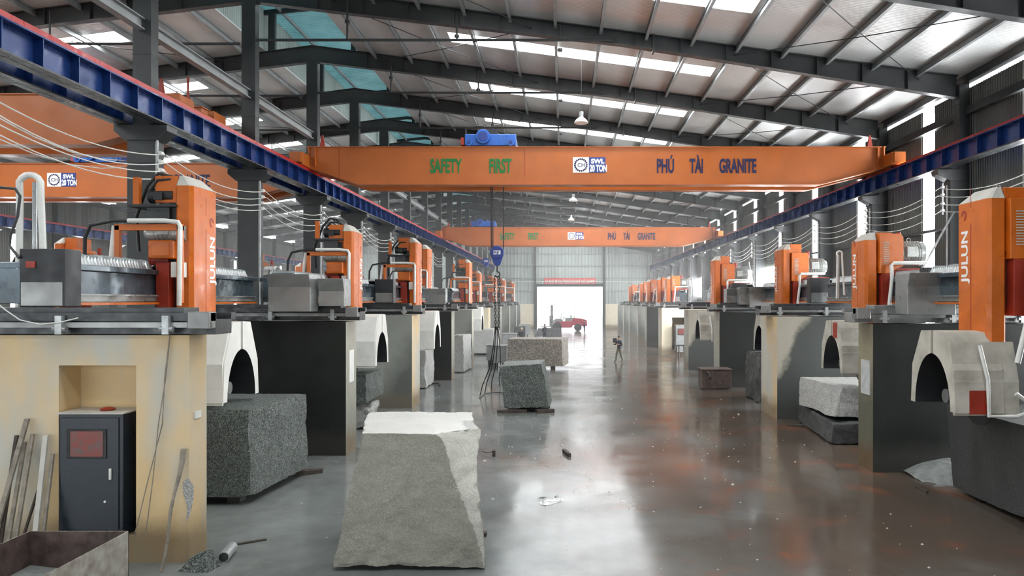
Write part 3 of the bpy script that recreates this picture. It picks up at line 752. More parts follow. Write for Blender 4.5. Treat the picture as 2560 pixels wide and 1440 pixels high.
for k, (y, th, mt) in enumerate(RP):
    if k == 5: pier('pale cream concrete pier on the right with a cabinet niche', 1, 7.2, y, th, mt, 3.45, niche=(7.95, 9.05, 2.75))
    else: pier('%s concrete pier of the right machine row, %s' % (desc[mt], ordlab(k)), 1, 7.2 if k else 7.6, y, th, mt, edge={1: 'pier_edge_dirty', 2: 'pier_cream'}.get(k, 'pier_edge_grey' if k != 5 else 'pier_cream_pale'))

# machine beds on the piers
def bed(s, xe, y0, th, lab, mat='bed_grey'):
    zc = 3.47; yc = y0 + th / 2
    t = thing('machine_bed', lab, 'machine bed', (xe, yc, zc), None)
    xi, xo = xe - s * .35, xe + s * 5.2; a, b = min(xi, xo), max(xi, xo)
    mesh_obj('beam', MB().box(a, b, yc - .28, yc + .28, zc + .01, zc + .24), mat, t, bevel=.01)
    mesh_obj('rail', MB().box(a, b, yc - .42, yc - .26, zc + .22, zc + .34).box(a, b, yc + .26, yc + .42, zc + .22, zc + .34), mat, t)
    mesh_obj('rail_strip', MB().box(a, b, yc - .43, yc - .41, zc + .12, zc + .2), 'tank_grey', t)
    mesh_obj('tray', MB().box(a + (.5 if s > 0 else 0), b - (.5 if s < 0 else 0), yc - .25, yc + .25, zc + .24, zc + .42), mat, t, bevel=.01)
    e = min(xi, xi + s * .32); mesh_obj('end_stop', MB().box(e, e + .32, yc - .5, yc - .24, zc + .1, zc + .36), 'tank_grey', t, bevel=.015)
    for i in range(3):
        x = xe + s * (.3 + 1.6 * i)
        mesh_obj('clamp', MB().box(x - .05, x + .05, yc - .5, yc - .4, zc + .02, zc + .3).cyl((x - .1, yc - .46, zc + .1), (x + .1, yc - .46, zc + .1), .04, 8), 'galvanised', t)
    return t
for k, (y, th, mt) in enumerate(LP[:9]): bed(-1, -5.65, y, th, 'grey steel machine bed on the left pier row, %s' % ordlab(k))
for k, (y, th, mt) in enumerate(RP[:10]): bed(1, 7.15 if k else 7.6, y, th, 'grey steel machine bed on the right pier row, %s' % ordlab(k), 'tank_grey' if k == 1 else 'bed_grey')

# ---------------------------------------------------------------- granite block cutting machines
def arc(c, r, a0, a1, n): return [(c[0] + r[0] * math.cos(a0 + (a1 - a0) * i / n), c[1] + r[1] * math.sin(a0 + (a1 - a0) * i / n)) for i in range(n + 1)]
def machine(lab, s, xf, yc, y0, y1, ztop, variant, hood=True, zlow=3.2, text_on=True, near_end=True, far_box=0.0, detail=2, name='block_cutter', ends=True):
    t = thing(name, lab, 'stone cutting machine', (xf, yc, 3.9), None)
    X = lambda x: xf + s * x
    def bx(m, xa, xb, ya, yb, za, zb): return m.box(min(X(xa), X(xb)), max(X(xa), X(xb)), ya, yb, za, zb)
    # column
    zc = ztop - .22
    poly = [(X(0), yc - .46), (X(.07), yc - .53), (X(.30), yc - .53), (X(.36), yc - .46), (X(.36), yc + .46), (X(.30), yc + .53), (X(.07), yc + .53), (X(0), yc + .46)]
    col = mesh_obj('column', MB().prism(poly, 'z', zlow, zc), 'machine_orange', t, bevel=.008)
    cm = MB()
    top_in = [(X(.30), yc - .36), (X(.36), yc - .46), (X(.70), yc - .46), (X(.70), yc + .46), (X(.36), yc + .46), (X(.26), yc + .36)]
    bot = poly
    vs = [(p[0], p[1], zc) for p in poly] + [(X(.22), yc - .30, ztop), (X(.26), yc - .38, ztop), (X(.32), yc - .38, ztop), (X(.36), yc - .34, ztop), (X(.36), yc + .34, ztop), (X(.32), yc + .38, ztop), (X(.26), yc + .38, ztop), (X(.22), yc + .30, ztop)]
    cm.raw(vs, [tuple(range(8)), tuple(range(15, 7, -1))] + [(i, (i + 1) % 8, 8 + (i + 1) % 8, 8 + i) for i in range(8)])
    mesh_obj('column_cap', cm, 'dust_white', t)
    mesh_obj('cap_housing', bx(MB(), .36, .8, yc - .42, yc + .42, ztop - .55, ztop - .01), 'machine_orange', t, bevel=.01)
    mesh_obj('seam', bx(MB(), -.004, .0, yc + .02, yc + .035, zlow, 5.45).box(min(X(-.004), X(0)), max(X(-.004), X(0)), yc + .02, yc + .035, 5.75, 6.1), 'red_paint', col)
    if detail >= 2 or text_on:
        R = Matrix(((0, 0, s * -1.0), (1 * 0, 0, 0), (0, 0, 0)))
        # reading upwards on the aisle face
        if s < 0: rot = Matrix(((0, 0, 1), (0, -1, 0), (1, 0, 0)))      # text x -> +Z, text y -> -Y, normal +X
        else: rot = Matrix(((0, 0, -1), (0, 1, 0), (1, 0, 0)))
        yy = (yc + .44 if s < 0 else yc + .12)
        yy = yc + .40 if s < 0 else yc + .14
        text('lettering', 'JULUN', .30, 'white_letter', col, (X(-.003), yy, 4.35), rot, 1.12, .003, .008)
        sw = []
        m = MB(); cy, cz = yc + .27, 5.62
        for i in range(14):
            a0, a1 = i / 14 * 4.6, (i + 1) / 14 * 4.6
            pr = [(cy + r * math.cos(a), cz + r * 1.15 * math.sin(a)) for (r, a) in ((.05, a0), (.09, a0), (.09, a1), (.05, a1))]
            m.prism(pr, 'x', X(-.006), X(-.002))
        mesh_obj('emblem', m, 'red_paint', col)
    # slide plate, saddle
    mesh_obj('slide_plate', bx(MB(), .36, .5, yc - .38, yc + .38, 3.85, ztop - .55), 'steel_dark', t)
    mesh_obj('saddle', bx(bx(MB(), .42, .68, yc - .62, yc + .62, 3.72, 4.75), .5, .9, yc - .5, yc + .5, 4.7, 4.9), 'red_paint', t, bevel=.01)
    # girder
    g = mesh_obj('girder', bx(bx(MB(), .72, 1.5, y0, y1, 3.95, 4.5), .62, 1.6, y0, y1, 4.5, 4.6), 'girder_grey', t, bevel=.01)
    mesh_obj('ledge', bx(bx(MB(), .62, .72, y0 + .1, y1 - .1, 4.08, 4.11), .66, .72, y0 + .1, y1 - .1, 3.98, 4.08), 'tank_grey', g)
    mesh_obj('orange_strip', bx(MB(), .60, .66, y0 + .1, y1 - .1, 3.92, 3.965), 'machine_orange', g)
    for (ya, yb) in ((y0 + .35, yc - .65), (yc + .65, y1 - .35)):
        if yb - ya < .3: continue
        vs = []; n = int((yb - ya) / .045)
        prof = []
        for i in range(n + 1):
            y = ya + (yb - ya) * i / n; h = 4.74 + (.05 if i % 2 else 0) + random.uniform(-.012, .012)
            for (x, z) in ((.72, 4.6), (.78, h - .03), (.85, h), (1.4, h), (1.47, h - .03), (1.53, 4.6)): vs.append((X(x) , y, z))
        fs = [(i * 6 + k, i * 6 + k + 1, (i + 1) * 6 + k + 1, (i + 1) * 6 + k) for i in range(n) for k in range(5)]
        mesh_obj('bellows', MB().raw(vs, fs), 'galvanised', g)
    # end boxes
    if near_end:
        e = mesh_obj('end_box', bx(MB(), .35, 1.05, y0 - .12, y0 + .28, 3.9, 4.8), 'steel_dark', t, bevel=.012)
        mesh_obj('cover_sheet', bx(MB(), .38, 1.02, y0 - .13, y0 - .12, 3.92, 4.28), 'tank_grey', e)
    if far_box is not None:
        xa = far_box
        m = MB()
        ye = y1 - .85
        prof = [(ye, 3.68), (ye + .62, 3.68), (ye + .62, 4.62), (ye - .12, 4.62), (ye, 4.32)]
        m.prism(prof, 'x', X(xa), X(xa + 1.08))
        mesh_obj('splash_box', m, 'tank_grey', t, bevel=.012)
    # head gear
    if variant == 'L':
        pm = MB()
        for x in (.0, 1.2): bx(pm, x, x + .1, yc - .95, yc - .85, 4.1 if x else 3.95, 5.45)
        bx(pm, 0, 1.3, yc - .95, yc - .85, 5.35, 5.47)
        pf = mesh_obj('portal_frame', pm, 'machine_orange', t, bevel=.008)
        mesh_obj('hose', MB().tube([(X(1.9), yc - .9, 4.7), (X(1.88), yc - .92, 5.2), (X(1.75), yc - .95, 5.45), (X(1.3), yc - .98, 5.53), (X(.5), yc - .98, 5.53)], .035, 8), 'black_rubber', pf, sm=True)
        mesh_obj('water_pipe', MB().tube([(X(.02), yc - 1.0, 3.9), (X(.0), yc - 1.0, 5.42), (X(.04), yc - 1.0, 5.5), (X(.3), yc - 1.0, 5.53), (X(1.0), yc - 1.0, 5.53)], .045, 10), 'white_plastic', t, sm=True)
        mesh_obj('water_pipe', MB().tube([(X(1.45), yc - .8, 4.75), (X(1.38), yc - .8, 5.45)], .05, 10), 'white_plastic', t, sm=True)
        gb = mesh_obj('gearbox', bx(MB(), .28, .78, yc - .72, yc - .2, 4.82, 5.18), 'machine_orange', t, bevel=.03)
        mesh_obj('cover', bx(MB(), .36, .7, yc - .735, yc - .72, 4.87, 5.13), 'machine_orange', gb, bevel=.005)
        mm = MB(); mm.cyl((X(.12), yc - .5, 5.33), (X(.85), yc - .5, 5.33), .155, 24).cyl((X(.85), yc - .5, 5.33), (X(.93), yc - .5, 5.33), .13, 24, .1)
        for i in range(7): mm.cyl((X(.2 + .085 * i), yc - .5, 5.33), (X(.22 + .085 * i), yc - .5, 5.33), .168, 24)
        mo = mesh_obj('motor', mm, 'motor_grey', t)
        mesh_obj('terminal_box', bx(MB(), .4, .6, yc - .72, yc - .64, 5.28, 5.42), 'motor_grey', mo, bevel=.01)
        mesh_obj('shelf', bx(MB(), .3, 1.25, yc - .6, yc + .4, 5.85, 5.9), 'steel_dark', t)
        mesh_obj('shelf_back', bx(MB(), .5, .95, yc - .45, yc + .3, 5.45, 5.85), 'bed_grey', t)
        m2 = MB().cyl((X(.45), yc - .3, 6.1), (X(.95), yc - .3, 6.1), .15, 20).cyl((X(.6), yc + .05, 5.9), (X(.6), yc + .05, 6.35), .12, 20)
        bx(m2, .62, .8, yc - .5, yc - .44, 6.0, 6.15)
        mesh_obj('lift_motor', m2, 'black_rubber', t, sm=False)
        mesh_obj('guide_post', bx(MB(), 1.08, 1.2, yc - .5, yc - .4, 5.87, 6.45), 'machine_orange', t)
        mesh_obj('cable_bunch', MB().tube([(X(.4), yc - .2, 6.2), (X(.55), yc - .25, 6.5), (X(.8), yc - .3, 6.55), (X(1.0), yc - .35, 6.3), (X(1.1), yc - .3, 6.1), (X(1.3), yc - .2, 5.7), (X(1.3), yc - .1, 5.0)], .035, 8)
                 .tube([(X(.3), yc - .3, 6.3), (X(.5), yc - .4, 6.42), (X(.75), yc - .42, 6.4), (X(.95), yc - .4, 6.15)], .03, 8), 'black_rubber', t, sm=True)
        mesh_obj('switch_box', bx(MB(), .1, .3, yc - .78, yc - .55, 4.45, 4.75), 'white_plastic', t, bevel=.01)
    else:
        hs = MB(); hs.prism([(X(.36), 4.75), (X(.36), 5.85), (X(.95), 5.85), (X(1.02), 5.75), (X(1.02), 4.95), (X(.6), 4.75)], 'y', yc - .62, yc + .45)
        ho = mesh_obj('motor_housing', hs, 'machine_orange', t, bevel=.012)
        lv = MB()
        for i in range(13): bx(lv, .46, .62, yc - .635, yc - .62, 5.0 + i * .05, 5.02 + i * .05)
        mesh_obj('louvre', lv, 'dust_white', ho)
        mm = MB().cyl((X(1.0), yc - .2, 5.32), (X(1.7), yc - .2, 5.32), .33, 28).cyl((X(1.7), yc - .2, 5.32), (X(1.82), yc - .2, 5.32), .3, 28, .22)
        for i in range(8): mm.cyl((X(1.08 + .07 * i), yc - .2, 5.32), (X(1.095 + .07 * i), yc - .2, 5.32), .348, 28)
        mo = mesh_obj('motor', mm, 'motor_grey', t)
        mesh_obj('terminal_box', bx(MB(), 1.12, 1.42, yc - .62, yc - .5, 5.2, 5.5), 'motor_grey', mo, bevel=.02)
        mesh_obj('lifting_eye', MB().tube([(X(1.35) + .05 * math.cos(a), yc - .2, 5.7 + .06 * math.sin(a)) for a in [i * PI / 6 for i in range(13)]], .012, 6), 'galvanised', mo)
        mesh_obj('motor_plate', bx(MB(), .36, 1.85, yc - .5, yc + .3, 4.82, 4.9), 'red_paint', t, bevel=.01)
        mesh_obj('cylinder_post', MB().cyl((X(.75), yc - .1, 4.55), (X(.75), yc - .1, 4.85), .14, 18).cyl((X(1.5), yc - .1, 4.55), (X(1.5), yc - .1, 4.85), .1, 18), 'galvanised', t)
        mesh_obj('water_pipe', MB().tube([(X(.25), yc - 1.0, 2.9), (X(.45), yc - .95, 3.6), (X(.6), yc - .85, 4.6), (X(.6), yc - .8, 4.95), (X(.66), yc - .8, 5.02), (X(1.6), yc - .75, 5.04)], .05, 10), 'white_plastic', t, sm=True)
        mesh_obj('chimney_stub', MB().cyl((X(1.25), yc + .2, 5.6), (X(1.25), yc + .2, 5.95), .07, 12), 'red_paint', t)
        mesh_obj('lifting_eye', MB().tube([(X(.5) + .04 * math.cos(a), yc, ztop + .04 + .05 * math.sin(a)) for a in [i * PI / 6 for i in range(13)]], .01, 6), 'galvanised', t)
    # hood with arch, saw and shaft
    if hood:
        xa, xb = -.75, .12 if s > 0 else .30
        zh = 3.42 if s > 0 else 3.55
        outer_r = [(yc + .05, zh + .02), (yc + .42, zh), (yc + .78, 2.75), (yc + .84, 2.0)]
        inner_r = list(reversed(arc((yc, 2.0), (.66, 1.0), 0.0, PI / 2 - .05, 12)))
        inner_r = [(yc + .05, 3.0)] + inner_r[1:]
        rp = outer_r + [(yc + .68, 2.0)] + list(reversed(inner_r))
        lp_ = [(2 * yc - p[0], p[1]) for p in rp]
        # right / left shells, each a curved casing
        sh = []
        for poly_ in (rp, lp_):
            inner = lambda n_, c_: 1 if (abs(n_.x) < .5 and ((c_.y - yc) / .66) ** 2 + ((c_.z - 2.0) / 1.0) ** 2 < 1.12) else 0
            h = mesh_obj('blade_hood', MB().prism(poly_, 'x', X(xa), X(xb)), ['hood_cream' if s > 0 else 'hood_cream_lit', 'steel_dark'], t, fmat=inner)
            sh.append(h)
        mesh_obj('hood_back', MB().prism([(yc - .8, 2.05), (yc + .8, 2.05), (yc + .75, 2.75), (yc + .4, 3.35), (yc - .4, 3.35), (yc - .75, 2.75)], 'x', X(xb - .02), X(xb + .03)), 'black_rubber', t)
        sb = mesh_obj('saw_blade', MB().lathe((X(.12), yc, 2.25), [(.02, -.01), (.6, -.008), (.6, .008), (.02, .01)], 40, 'x'), 'steel_dark', t)
        mesh_obj('shaft', MB().cyl((X(-.45), yc, 2.2), (X(.2), yc, 2.2), .09, 18).cyl((X(-.5), yc, 2.2), (X(-.38), yc, 2.2), .13, 18).cyl((X(-.2), yc, 2.2), (X(-.1), yc, 2.2), .14, 18), 'tank_grey', t)
        mesh_obj('hood_neck', bx(MB(), .03, .33, yc - .3, yc + .3, zh - .3, 3.95), 'machine_orange', t)
        if s > 0 and abs(yc - 21.1) < .1:
            mesh_obj('red_patch', MB().box(min(X(-.76), X(-.75)), max(X(-.76), X(-.75)), yc - .44, yc - .12, 2.95, 3.38), 'red_paint', t)
        if s > 0:
            mesh_obj('side_flank', MB().prism([(yc - .8, 1.95), (yc - .8, 2.55), (yc - .62, 3.25), (yc - .56, 3.25), (yc - .73, 2.55), (yc - .73, 1.95)], 'x', X(-.74), X(.4)), 'hood_cream', t)
            if abs(yc - 13.95) < .1: mesh_obj('red_plate', bx(MB(), -.5, -.2, yc - .845, yc - .835, 1.98, 2.4), 'red_paint', t)
            mesh_obj('water_hose', MB().tube([(X(.3), yc - .9, 1.95), (X(-.2), yc - .92, 1.96), (X(-.22), yc - .92, 2.6), (X(-.3), yc - .8, 3.2)], .035, 8).tube([(X(.3), yc - .9, 1.95), (X(.45), yc - .9, 2.0), (X(.5), yc - .9, 2.2), (X(.3), yc - .88, 2.35)], .04, 8), 'white_plastic', t, sm=True)
        else:
            mesh_obj('side_flank', MB().prism([(yc - .82, 1.95), (yc - .82, 2.75), (yc - .5, 3.5), (yc - .44, 3.5), (yc - .76, 2.75), (yc - .76, 1.95)], 'x', X(-.72), X(.6)), 'hood_cream_lit', t)
            mesh_obj('splash_rod', MB().tube([(X(.1), yc - .3, 2.15), (X(-.4), yc - .4, 2.4), (X(-.5), yc - .6, 2.2)], .012, 6), 'galvanised', t)
    return t
machine('large orange stone cutting machine on the cream pier, nearest on the left', -1, -7.35, 15.2, 11.55, 19.3, 6.5, 'L', far_box=None, zlow=3.75)
LM = [(-6.45, 23.3, 19.6, 27.7, 6.35), (-6.05, 31.2, 28.0, 36.0, 6.62), (-6.85, 38.2, 37.4, 45.7, 6.85), (-6.2, 50, 46.0, 56.0, 6.75), (-6.8, 61.5, 57, 66.2, 6.45), (-6.5, 72, 67, 77, 6.4), (-6.3, 81, 78, 88, 6.4), (-5.9, 90, 89, 97, 6.3)]
for k, (xf, yc, y0, y1, zt) in enumerate(LM):
    machine('orange stone cutting machine of the left row, %s behind the largest' % ['first', 'second', 'third', 'fourth', 'fifth', 'sixth', 'seventh', 'eighth'][k], -1, xf, yc, y0, y1, zt, 'L',
            hood=(k in (0, 1, 3)), zlow=3.75 if k > 0 else 3.75, far_box=None, near_end=(k not in (0, 3)), text_on=k < 3, detail=2 if k < 3 else 1)
machine('large orange stone cutting machine at the right edge of the picture', 1, 7.7, 13.95, 10.4, 17.4, 6.08, 'R', zlow=3.05, far_box=0.0, near_end=False)
RM = [(8.4, 21.1, 17.9, 25.5, 5.9), (8.5, 29.3, 26.6, 34.6, 6.2), (7.65, 38, 35.2, 43, 6.25), (7.8, 56.4, 56.1, 59, 5.85), (7.75, 61.5, 59.3, 64.2, 5.9), (7.8, 69.3, 65, 71.6, 5.95), (7.9, 76.5, 72, 81, 5.9), (7.85, 89, 82, 97, 5.9)]
for k, (xf, yc, y0, y1, zt) in enumerate(RM):
    machine('orange stone cutting machine of the right row, %s behind the one at the picture edge' % ['first', 'second', 'third', 'fourth', 'fifth', 'sixth', 'seventh', 'eighth'][k], 1, xf, yc, y0, y1, zt, 'R',
            hood=(k < 3), zlow=3.75, far_box=None if k != 1 else 0.0, near_end=(k not in (4,)), text_on=k < 3, detail=2 if k < 3 else 1)
# left bay machines seen between the columns
for k, (xf, yc) in enumerate(((-18.6, 27.5), (-15.5, 36), (-16.5, 46), (-17, 58))):
    machine('orange stone cutting machine in the left bay, %s' % ORD[k], 1, xf, yc, yc - 4, yc + 4, 6.3, 'R', hood=False, zlow=3.6, far_box=None, text_on=False, detail=1)
    pier('grey concrete pier in the left bay, %s' % ORD[k], 1, xf - .3, yc - 4.4, 1.0, 'pier_grey', width=5.5)

# splash boxes standing on the beds of the left row
def splash(xa, xb, Y, zb, zt, lab, flare=.12):
    m = MB().prism([(Y, zb), (Y + .6, zb), (Y + .6, zt), (Y - flare, zt), (Y, zt - .32)], 'x', xa, xb)
    return single('splash_box', lab, 'metal box', m, 'tank_grey', loc=((xa + xb) / 2, Y, zb), bevel=.012)
splash(-7.32, -6.27, 18.35, 3.72, 4.65, 'grey flared metal box on the second pier of the left row')
splash(-6.2, -5.55, 18.75, 3.85, 4.55, 'pale flared metal box beside the grey one on the left')
splash(-7.0, -5.9, 37.15, 3.8, 4.6, 'dark flared metal box on the fourth pier of the left row')
splash(8.1, 9.3, 34.0, 3.8, 4.6, 'grey flared metal box on the right row beside the third machine')
splash(7.65, 8.8, 34.68, 3.8, 4.55, 'pale flared metal box on the right row before the fourth machine')

# inverted U hoses
def uhose(xa, Y, z0, z1, w, lab, r=.045, xm=None):
    t = thing('standing_hose', lab, 'hose', (xa, Y, z0))
    pts = [(xa, Y, z0)] + [(xa + .02, Y, z1 - w)] + [(xa + w / 2 - w / 2 * math.cos(a), Y, z1 - w / 2 + w / 2 * math.sin(a)) for a in [i * PI / 8 for i in range(1, 8)]] + [(xa + w - .01, Y, z1 - w), (xa + w + .06, Y, z0 + .1)]
    mesh_obj('hose', MB().tube(pts, r, 10), 'white_plastic', t, sm=True)
    mesh_obj('support_pole', MB().cyl((xa + w * .55, Y + .08, z0), (xa + w * .55, Y + .08, z1 - .1), r * .7, 10), 'galvanised', t)
    return t
uhose(px(58, 440, 11.7).x, 11.6, 3.86, px(0, 437, 11.6).z, .36, 'thick pale hose bent over a pole at the left edge', .05)
uhose(px(2092, 560, 21.5).x, 21.5, 4.05, px(0, 628, 21.5).z, .16, 'pale hose bent over a pole in the right row, nearer', .03)
uhose(px(1722, 560, 43.3).x, 43.3, 3.86, px(0, 695, 43.3).z, .2, 'pale hose bent over a pole in the right row, farther', .035)
single('electric_cable', 'dark cord drooping at the left picture edge', 'cord', MB().tube([px(x, y, 11.4) for x, y in ((-5, 468), (38, 472), (50, 490), (44, 540), (26, 590), (24, 615), (48, 645))], .022, 8), 'steel', loc=px(38, 472, 11.4), sm=True)
single('electric_cable', 'pale thin cord draped across the nearest machine bed', 'cord', MB().tube([px(x, y, 11.0) for x, y in ((-5, 760), (18, 778), (50, 800), (100, 811), (150, 806), (195, 795))], .01, 6), 'cable_white', loc=px(50, 800, 11), sm=True)
single('warning_sticker', 'small red sticker on the dark end box at the left', 'sticker', MB().box(px(63, 0, 11.4).x, px(86, 0, 11.4).x, 11.41, 11.428, px(0, 669, 11.4).z, px(0, 653, 11.4).z), 'red_paint', loc=px(70, 660, 11.4))

# ---------------------------------------------------------------- stone blocks
def rock(name, lab, cat, corners, mat, n=40, amp=.05, calm=('top',), seed=0, fine=.35, parent=None, deform=None, group=None, sawn=None):
    """corners: 4 bottom (near-left, near-right, far-right, far-left) then 4 top in the same order"""
    c = [Vector(p) for p in corners]; idx = {}; vs = []; fs = []
    def P(i, j, k):
        key = (i, j, k)
        if key in idx: return idx[key]
        u, v, w_ = i / n, j / n, k / n
        b = c[0].lerp(c[1], u).lerp(c[3].lerp(c[2], u), v); t_ = c[4].lerp(c[5], u).lerp(c[7].lerp(c[6], u), v)
        p = b.lerp(t_, w_)
        if deform: p = deform(p, u, v, w_)
        q = p * 1.3 + Vector((seed * 7.1, seed * 3.3, 0))
        d = noise.noise_vector(q) * amp + noise.noise_vector(q * 3.7) * amp * fine + noise.noise_vector(q * 11) * amp * fine * .35
        kx = .12 if (k == n and 'top' in calm) else 1
        if k == n and 'top' in calm: d.z *= kx
        if j == 0 and 'front' in calm: d.y *= .1
        if i == n and 'right' in calm: d.x *= .1
        if i == 0 and 'left' in calm: d.x *= .1
        # chipped edges
        e = sorted([min(u, 1 - u), min(v, 1 - v), min(w_, 1 - w_)])
        if e[1] < .02:
            ch = max(0, noise.noise(q * 4)) * amp * 1.1; cen = (c[0] + c[6]) / 2; p = p + (cen - p).normalized() * ch
        idx[key] = len(vs); vs.append(p + d); return idx[key]
    for a in range(n):
        for b in range(n):
            fs.append((P(a, 0, b), P(a + 1, 0, b), P(a + 1, 0, b + 1), P(a, 0, b + 1))); fs.append((P(a, n, b), P(a, n, b + 1), P(a + 1, n, b + 1), P(a + 1, n, b)))
            fs.append((P(0, a, b), P(0, a, b + 1), P(0, a + 1, b + 1), P(0, a + 1, b))); fs.append((P(n, a, b), P(n, a + 1, b), P(n, a + 1, b + 1), P(n, a, b + 1)))
            fs.append((P(a, b, 0), P(a, b + 1, 0), P(a + 1, b + 1, 0), P(a + 1, b, 0))); fs.append((P(a, b, n), P(a + 1, b, n), P(a + 1, b + 1, n), P(a, b + 1, n)))
    loc = (c[0] + c[1] + c[2] + c[3]) / 4
    m = MB().raw(vs, fs)
    o = mesh_obj(name, m, mat, loc=loc, sm=False)
    for p_ in o.data.polygons: p_.use_smooth = True
    try: o.data.set_sharp_from_angle(angle=.7)
    except Exception: pass
    if sawn:
        o.data.materials.append(MATS[sawn])
        for i, p_ in enumerate(o.data.polygons):
            if i % 6 == 5: p_.material_index = 1
        if deform:
            o.data.materials.append(MATS['granite_fresh'])
            for i, p_ in enumerate(o.data.polygons):
                q_ = i // 6; a_, b_ = q_ // n, q_ % n
                if i % 6 == 0 and (a_ + .5) / n > sc_edge((b_ + .5) / n) + .012 * noise.noise(Vector((a_ * .2, b_ * .2, 0))): p_.material_index = 2
                if i % 6 == 3: p_.material_index = 2
    return tag(o, lab, cat, group)
def boxc(x0, x1, y0, y1, z0, z1): return [(x0, y0, z0), (x1, y0, z0), (x1, y1, z0), (x0, y1, z0), (x0, y0, z1), (x1, y0, z1), (x1, y1, z1), (x0, y1, z1)]
def sc_edge(w_): return 0.66 + .34 * (1 - w_) ** .65
def scoop(p, u, v, w_):
    # shell-shaped break running down the right front corner
    edge = sc_edge(w_)
    if u > edge and w_ > .03:
        k = min(1, (u - edge) / (.24))
        if v < .6: p = p + Vector((-.03 * k, 1.15 * k * (w_ ** 1.8) * (1 - v / .6), -.12 * k * w_ ** 4 * (1 - v / .6)))
    if v < .001:
        p = p + Vector((0, -.06 * math.sin(w_ * PI), 0))
    return p
rock('granite_block', 'large pale rough granite block in the middle foreground with a sawn top', 'granite block',
     [(-3.38, 10.95, .06), (-1.15, 10.95, .06), (-1.5, 13.0, .06), (-3.5, 13.0, .06), (-3.05, 11.25, 1.98), (-1.36, 11.2, 1.97), (-1.62, 13.25, 2.0), (-3.5, 13.25, 2.0)], 'granite_pale', 90, .05, ('top',), 1, .5, deform=scoop, sawn='granite_sawn')
rock('granite_block', 'dark speckled granite block under the nearest left machine', 'granite block',
     [(-8.2, 14.4, .18), (-6.1, 14.4, .18), (-5.85, 16.9, .18), (-8.1, 16.9, .18), (-8.2, 14.4, 1.85), (-6.12, 14.4, 1.87), (-5.82, 16.8, 1.88), (-8.1, 16.9, 1.88)], 'granite_green', 60, .04, ('top', 'front'), 2)
rock('granite_block', 'dark green granite block tilted on timbers in the aisle', 'granite block',
     [(-2.1, 26.5, .14), (-.5, 26.3, .17), (-.42, 28.2, .17), (-2.0, 28.4, .14), (-2.3, 26.7, 1.62), (-.78, 26.4, 1.74), (-.7, 28.3, 1.74), (-2.2, 28.5, 1.66)], 'granite_green', 50, .05, ('top',), 3)
rock('granite_block', 'wide brown-grey granite block lying across the aisle', 'granite block',
     [(-3.22, 42.6, .22), (-.02, 42.4, .22), (.32, 44.8, .22), (-3.0, 44.9, .22), (-3.22, 42.6, 1.78), (-.1, 42.4, 1.78), (.30, 44.8, 1.78), (-3.0, 44.9, 1.78)], 'granite_brown', 44, .05, ('top',), 4)
rock('granite_block', 'dark grey granite block filling the lower right edge', 'granite block',
     [(8.2, 11.8, .1), (11.0, 11.8, .1), (11.0, 15.6, .1), (8.22, 15.6, .1), (8.2, 11.8, 1.78), (11.0, 11.8, 1.8), (11.0, 15.7, 1.8), (8.12, 15.7, 1.78)], 'granite_dark', 60, .03, ('top', 'left'), 5)
rock('granite_block', 'pale grey granite block resting on a dark slab, right row', 'granite block',
     [(7.62, 20.8, .72), (9.6, 20.8, .66), (9.6, 23.6, .7), (7.5, 23.5, .7), (7.82, 20.8, 1.56), (9.6, 20.8, 1.56), (9.6, 23.6, 1.56), (7.56, 23.6, 1.56)], 'granite_white', 50, .045, ('top',), 6)
rock('stone_slab', 'dark rough slab lying under the pale block, right row', 'stone slab',
     [(7.45, 20.5, .05), (9.6, 20.5, .05), (9.6, 24.2, .05), (7.7, 24.2, .05), (7.5, 20.5, .56), (9.6, 20.5, .6), (9.6, 24.2, .66), (7.7, 24.2, .66)], 'granite_dark', 30, .06, (), 7)
rock('granite_block', 'dark green granite block on rubble under the second left machine', 'granite block',
     [(-8.2, 22.7, .86), (-6.05, 22.7, .86), (-5.95, 24.6, .9), (-8.1, 24.6, .9), (-8.2, 22.7, 1.72), (-6.03, 22.7, 1.72), (-6.0, 24.6, 1.74), (-8.1, 24.6, 1.74)], 'granite_green', 40, .05, ('top',), 8)
rock('rubble_stone', 'rough grey stone propping the second left block', 'stone', boxc(-7.3, -6.0, 22.9, 24.1, 0, .7), 'granite_white', 18, .16, (), 9)
rock('rubble_stone', 'rough stone lying deeper under the second left block', 'stone', boxc(-8.3, -7.3, 23.0, 24.3, 0, .8), 'granite_dark', 14, .1, (), 10)
rock('granite_block', 'dark rough granite block standing beside the brown-stained right pier', 'granite block', boxc(7.62, 9.4, 28.6, 31.0, .02, 1.88), 'granite_dark', 36, .09, (), 11)
rock('granite_block', 'tall grey granite block before the fifth left pier', 'granite block', [(-6.1, 41, .05), (-5.45, 40.7, .05), (-5.3, 43, .1), (-6.1, 43, .05), (-6.1, 41, 2.05), (-5.5, 40.8, 2.08), (-5.35, 43, 2.08), (-6.1, 43, 2.05)], 'granite_white', 30, .06, ('front',), 12)
rock('granite_block', 'rough granite block half hidden behind the third left pier', 'granite block', boxc(-8, -6.25, 33.5, 35.8, .05, 2.1), 'granite_white', 30, .08, (), 13)
rock('granite_block', 'pale polished granite block far down on the left', 'granite block', [(-6.6, 54, .12), (-5.0, 54, .12), (-4.7, 56.2, .12), (-6.6, 56.2, .12), (-6.6, 54, 1.88), (-5.1, 54, 1.88), (-4.8, 56.2, 1.9), (-6.6, 56.2, 1.9)], 'granite_white', 30, .04, ('top', 'front'), 14)
